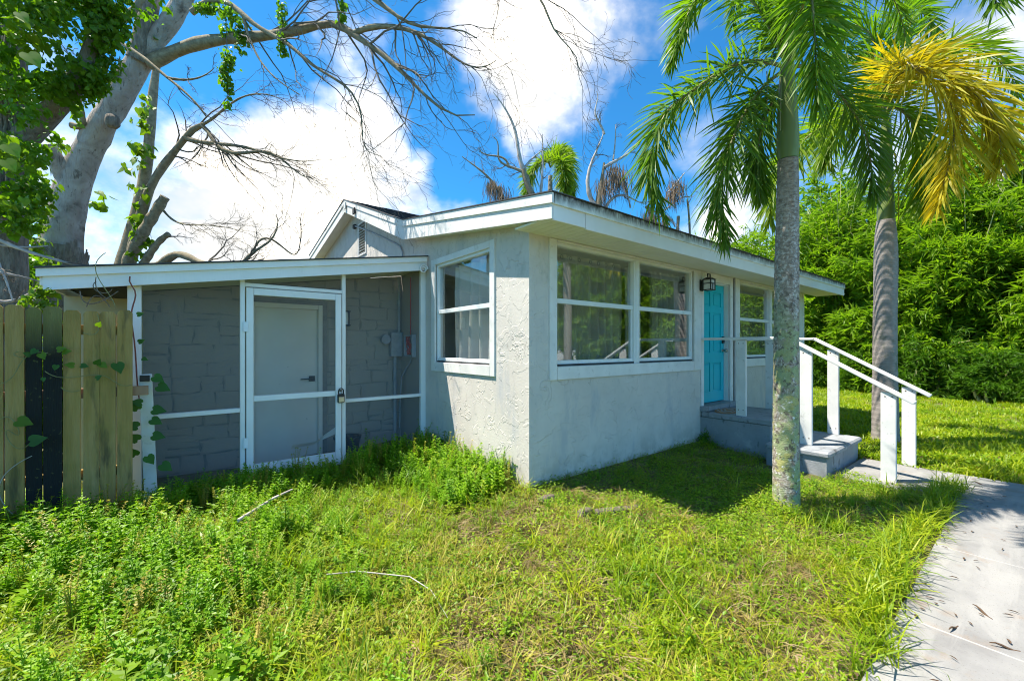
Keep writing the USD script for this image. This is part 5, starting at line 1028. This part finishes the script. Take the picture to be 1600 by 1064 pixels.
rng = np.random.default_rng(44)
for x, y, l, a in lv:
    p = onY(x, y, 1.93 if x < 205 else 2.06); a = math.radians(a); d = np.array([math.cos(a), -.35, math.sin(a)])
    obj('leaf', leaves(MB(), p, [d], (rng.normal(0, .2), -1, .35), l * 1.25, l * 1.15, T_HEART), W['bigleaf'] if x > 205 or rng.random() < .6 else W['vinebright'], fv, smooth=True)
obj('red_stem', MB().tube(spline(OY(2.28, (203, 432), (205, 445), (211, 455), (207, 480), (208, 520), (211, 545), (213, 575), (216, 612), (226, 660), (236, 700), (240, 720)), 40), .007, 6), W['stain_red'], fv, smooth=True)
obj('dark_tendrils', MB().tube(spline(OY(2.26, (150, 440), (148, 452), (163, 458), (175, 452)), 16), .004, 5).tube(spline(OY(2.26, (150, 433), (160, 462), (178, 470)), 16), .004, 5).tube(spline(OY(2.26, (125, 455), (142, 475), (160, 470), (185, 455)), 16), .005, 5).tube(spline(OY(2.26, (135, 480), (150, 462), (172, 480)), 16), .004, 5), W['twig'], fv, smooth=True, kind='stuff')
# vine creeping along the porch roof corner
vr = thing('roof_corner_vine', 'yellow vine leaves covering the left end of the porch fascia', 'vine')
vine_leaves(vr, 'leaf_mass', [(onY(x, y, 2.22), r) for x, y, r in ((62, 448, .07), (78, 455, .06), (92, 448, .06), (105, 458, .05), (118, 468, .06), (72, 475, .05), (60, 458, .06), (122, 475, .04), (40, 470, .06))], 'vinebright', 31, per=9000, L=(.025, .05))
# tendril plants at the wall of the stoop
wv = thing('stoop_weed', 'small climbing weed in the corner between house wall and stoop', 'weed')
vine_leaves(wv, 'foliage', [(np.array([3.52, -.10 - .02 * k, -.02 + k * .07]), .10 - .012 * k) for k in range(6)], 'bush', 33, per=9000, L=(.02, .045), tpl=T_OVAL, wr=.6)

# ================================================================== dead trees, moss and palm behind the house
def moss(parent, blobs, seed):
    rng = np.random.default_rng(seed); mb = MB()
    for c, r, l in blobs:
        for k in range(95):
            p = c + rng.normal(0, r, 3) * [1, 1, .6]; L = l * rng.uniform(.4, 1.2); q = wander(rng, p, (rng.normal(0, .15), rng.normal(0, .15), -1), L, 4, .14, .1); mb.tube(q, [.004, .008, .008, .004, .002], 3, cap=False)
    obj('spanish_moss', mb, W['moss'], parent, kind='stuff')


bt = thing('bare_tree', 'bleached bare tree with a long pale branch rising behind the roof corner', 'tree'); d = 13.5
obj('trunk', barky(PT((850, 520, d), (846, 400, d), (842, 330, d), (825, 290, d), (818, 265, d)), [.22, .2, .16, .12, .08], 10, 24, .02, 21), W['limb'], bt, smooth=60)
for k, (c, r) in enumerate(((((818, 265, d), (810, 235, d), (805, 205, d), (795, 180, d), (775, 150, d), (771, 145, d)), .075), (((842, 325, d), (846, 290, d), (848, 250, d), (847, 210, d)), .06), (((825, 290, d), (800, 262, d), (780, 250, d), (778, 225, d), (772, 215, d)), .06), (((818, 265, d), (835, 245, d), (848, 235, d)), .05), (((786, 320, d), (770, 285, d), (745, 262, d), (722, 245, d)), .06), (((795, 262, d), (780, 245, d), (755, 240, d), (748, 230, d)), .04))):
    limb(bt, 'limb', c, r, .012, 101 + k, m='twigpale' if k in (0, 1, 3) else 'limb', nch=4, lf=.30)
obj('trunk', barky(PT((790, 480, d), (788, 380, d), (786, 330, d), (780, 292, d)), [.14, .13, .10, .06], 9, 16, .02, 22), W['limb'], bt, smooth=60)
moss(bt, [(at(778, 292, d), .16, .7), (at(786, 305, d), .14, .6), (at(768, 285, d), .1, .5)], 3)
pb = thing('palm_tree', 'drooping yellow green palm crown showing over the roof corner', 'palm tree'); d = 15.5
obj('trunk', MB().tube(PT((856, 560, d), (858, 420, d), (860, 275, d)), [.2, .16, .08], 12), W['palmtrunk2'], pb, smooth=True)
for k, c in enumerate((((860, 262, d), (868, 242, d), (882, 240, d), (890, 262, d), (893, 290, d), (892, 315, d)), ((860, 262, d), (850, 252, d - .3), (835, 262, d - .4), (826, 290, d - .4), (824, 318, d - .4)), ((860, 262, d), (875, 250, d - .5), (882, 268, d - .8), (884, 300, d - .9)), ((860, 262, d), (866, 236, d + .4), (880, 236, d + .8), (892, 260, d + 1)))):
    frond(pb, PT(*c), 'palmmid', 120 + k, n=130, L=.62, wd=.034, fluff=.6, r0=.03)
bt2 = thing('bare_tree', 'dead tree with curved pale limbs and hanging moss behind the middle of the roof', 'tree'); d = 13.0
obj('trunk', barky(PT((938, 520, d), (936, 400, d), (934, 330, d), (940, 285, d), (944, 255, d)), [.24, .2, .14, .11, .03], 10, 24, .025, 24), W['limb'], bt2, smooth=60)
for k, (c, r) in enumerate(((((932, 325, d), (920, 300, d), (919, 275, d), (928, 245, d), (938, 222, d), (944, 205, d)), .085), (((944, 210, d), (935, 190, d), (930, 175, d), (934, 150, d), (932, 143, d)), .04), (((944, 262, d), (965, 250, d), (985, 238, d), (1000, 225, d)), .06), (((946, 330, d), (955, 312, d), (970, 305, d), (990, 312, d), (1010, 318, d)), .055), (((958, 250, d), (961, 225, d), (962, 195, d)), .03), (((985, 325, d), (980, 300, d), (976, 285, d)), .03))):
    limb(bt2, 'limb', c, r, .01, 131 + k, m='twigpale', nch=4, lf=.32)
moss(bt2, [(at(944, 285, d), .16, .9), (at(960, 262, d), .14, .9), (at(985, 345, d - .4), .14, .7), (at(972, 270, d), .12, .8), (at(936, 325, d), .12, .6)], 5)
bt3 = thing('bare_tree', 'grey broken trunks draped with moss behind the right half of the roof', 'tree'); d = 13.0
for k, (c, r) in enumerate(((((1030, 520, d), (1026, 400, d), (1020, 340, d), (1010, 322, d)), .14), (((1060, 520, d), (1058, 380, d), (1060, 338, d)), .10), (((1080, 520, d), (1078, 400, d), (1077, 345, d), (1074, 312, d)), .06), (((1010, 322, d), (1035, 330, d), (1060, 312, d), (1078, 308, d)), .035), (((1020, 345, d), (1040, 338, d), (1055, 355, d)), .05), (((1045, 300, d), (1058, 285, d), (1070, 270, d)), .03))):
    limb(bt3, 'broken_trunk' if r > .05 else 'limb', c, r, r * .45, 141 + k, m='twigpale' if k > 2 else 'limb', nch=2, lf=.2)
moss(bt3, [(at(1015, 335, d), .16, .9), (at(1032, 345, d), .14, .8), (at(1057, 285, d), .12, .7), (at(1050, 300, d), .1, .6)], 7)

# ================================================================== across the street, seen mirrored in the front windows
tl = clump('street_tree', 28, 'round leafy tree across the street mirrored in the front windows', m='bush', H=7.5, R=3.2, ncl=5200, zmin=1.2, L=(.25, .45), fill=.4, group='trees across the street')
sp2 = [(17, -23, .5), (22, -27, .55), (26, -22, .62), (29, -18.5, .85), (25, -13.5, .85), (21.5, -10.5, .8), (32, -14, 1.1), (12, -25, .5), (5, -24, .6), (-4, -22, .8), (-12, -20, .9), (36, -22, 1.0)]
for k, (x, y, s_) in enumerate(sp2):
    if k == 0: place(tl, (x, y, -.2), 0, s_)
    else: copy(tl, (x, y, -.2), k * 1.1, s_, name='street_tree')
nh = thing('neighbour_house', 'white house with reddish roof across the street mirrored in the first front window', 'house')
obj('wall', MB().box(17, -20, -.3, 24, -14.5, 2.5), W['house2'], nh)
obj('roof', MB().prism(sg.Polygon([(-20.6, 2.45), (-13.9, 2.45), (-17.25, 4.2)]), YZ, 16.5, 24.5), W['house2roof'], nh)
obj('window', MB().box(18.5, -14.53, .9, 20, -14.49, 2.0), W['black'], nh); obj('door', MB().box(21.5, -14.53, -.1, 22.4, -14.49, 2.0), W['door'], nh)
rp = thing('palm_tree', 'palm across the lawn mirrored in the first front window', 'palm tree')
obj('trunk', ringed(MB(), lambda z: np.array([8.3, -7.4]), lambda z: .15, -.3, 5.4, .09, .03), W['palmtrunk2'], rp, smooth=50)
for k in range(7):
    a = k * .9; b = np.array([8.3, -7.4, 5.3]); h = np.array([math.cos(a), math.sin(a), 0]); frond(rp, [b, b + h * .6 + [0, 0, .7], b + h * 1.4 + [0, 0, .6], b + h * 2.1 + [0, 0, -.2]], 'palmleaf', 160 + k, n=50, L=.5, wd=.035)
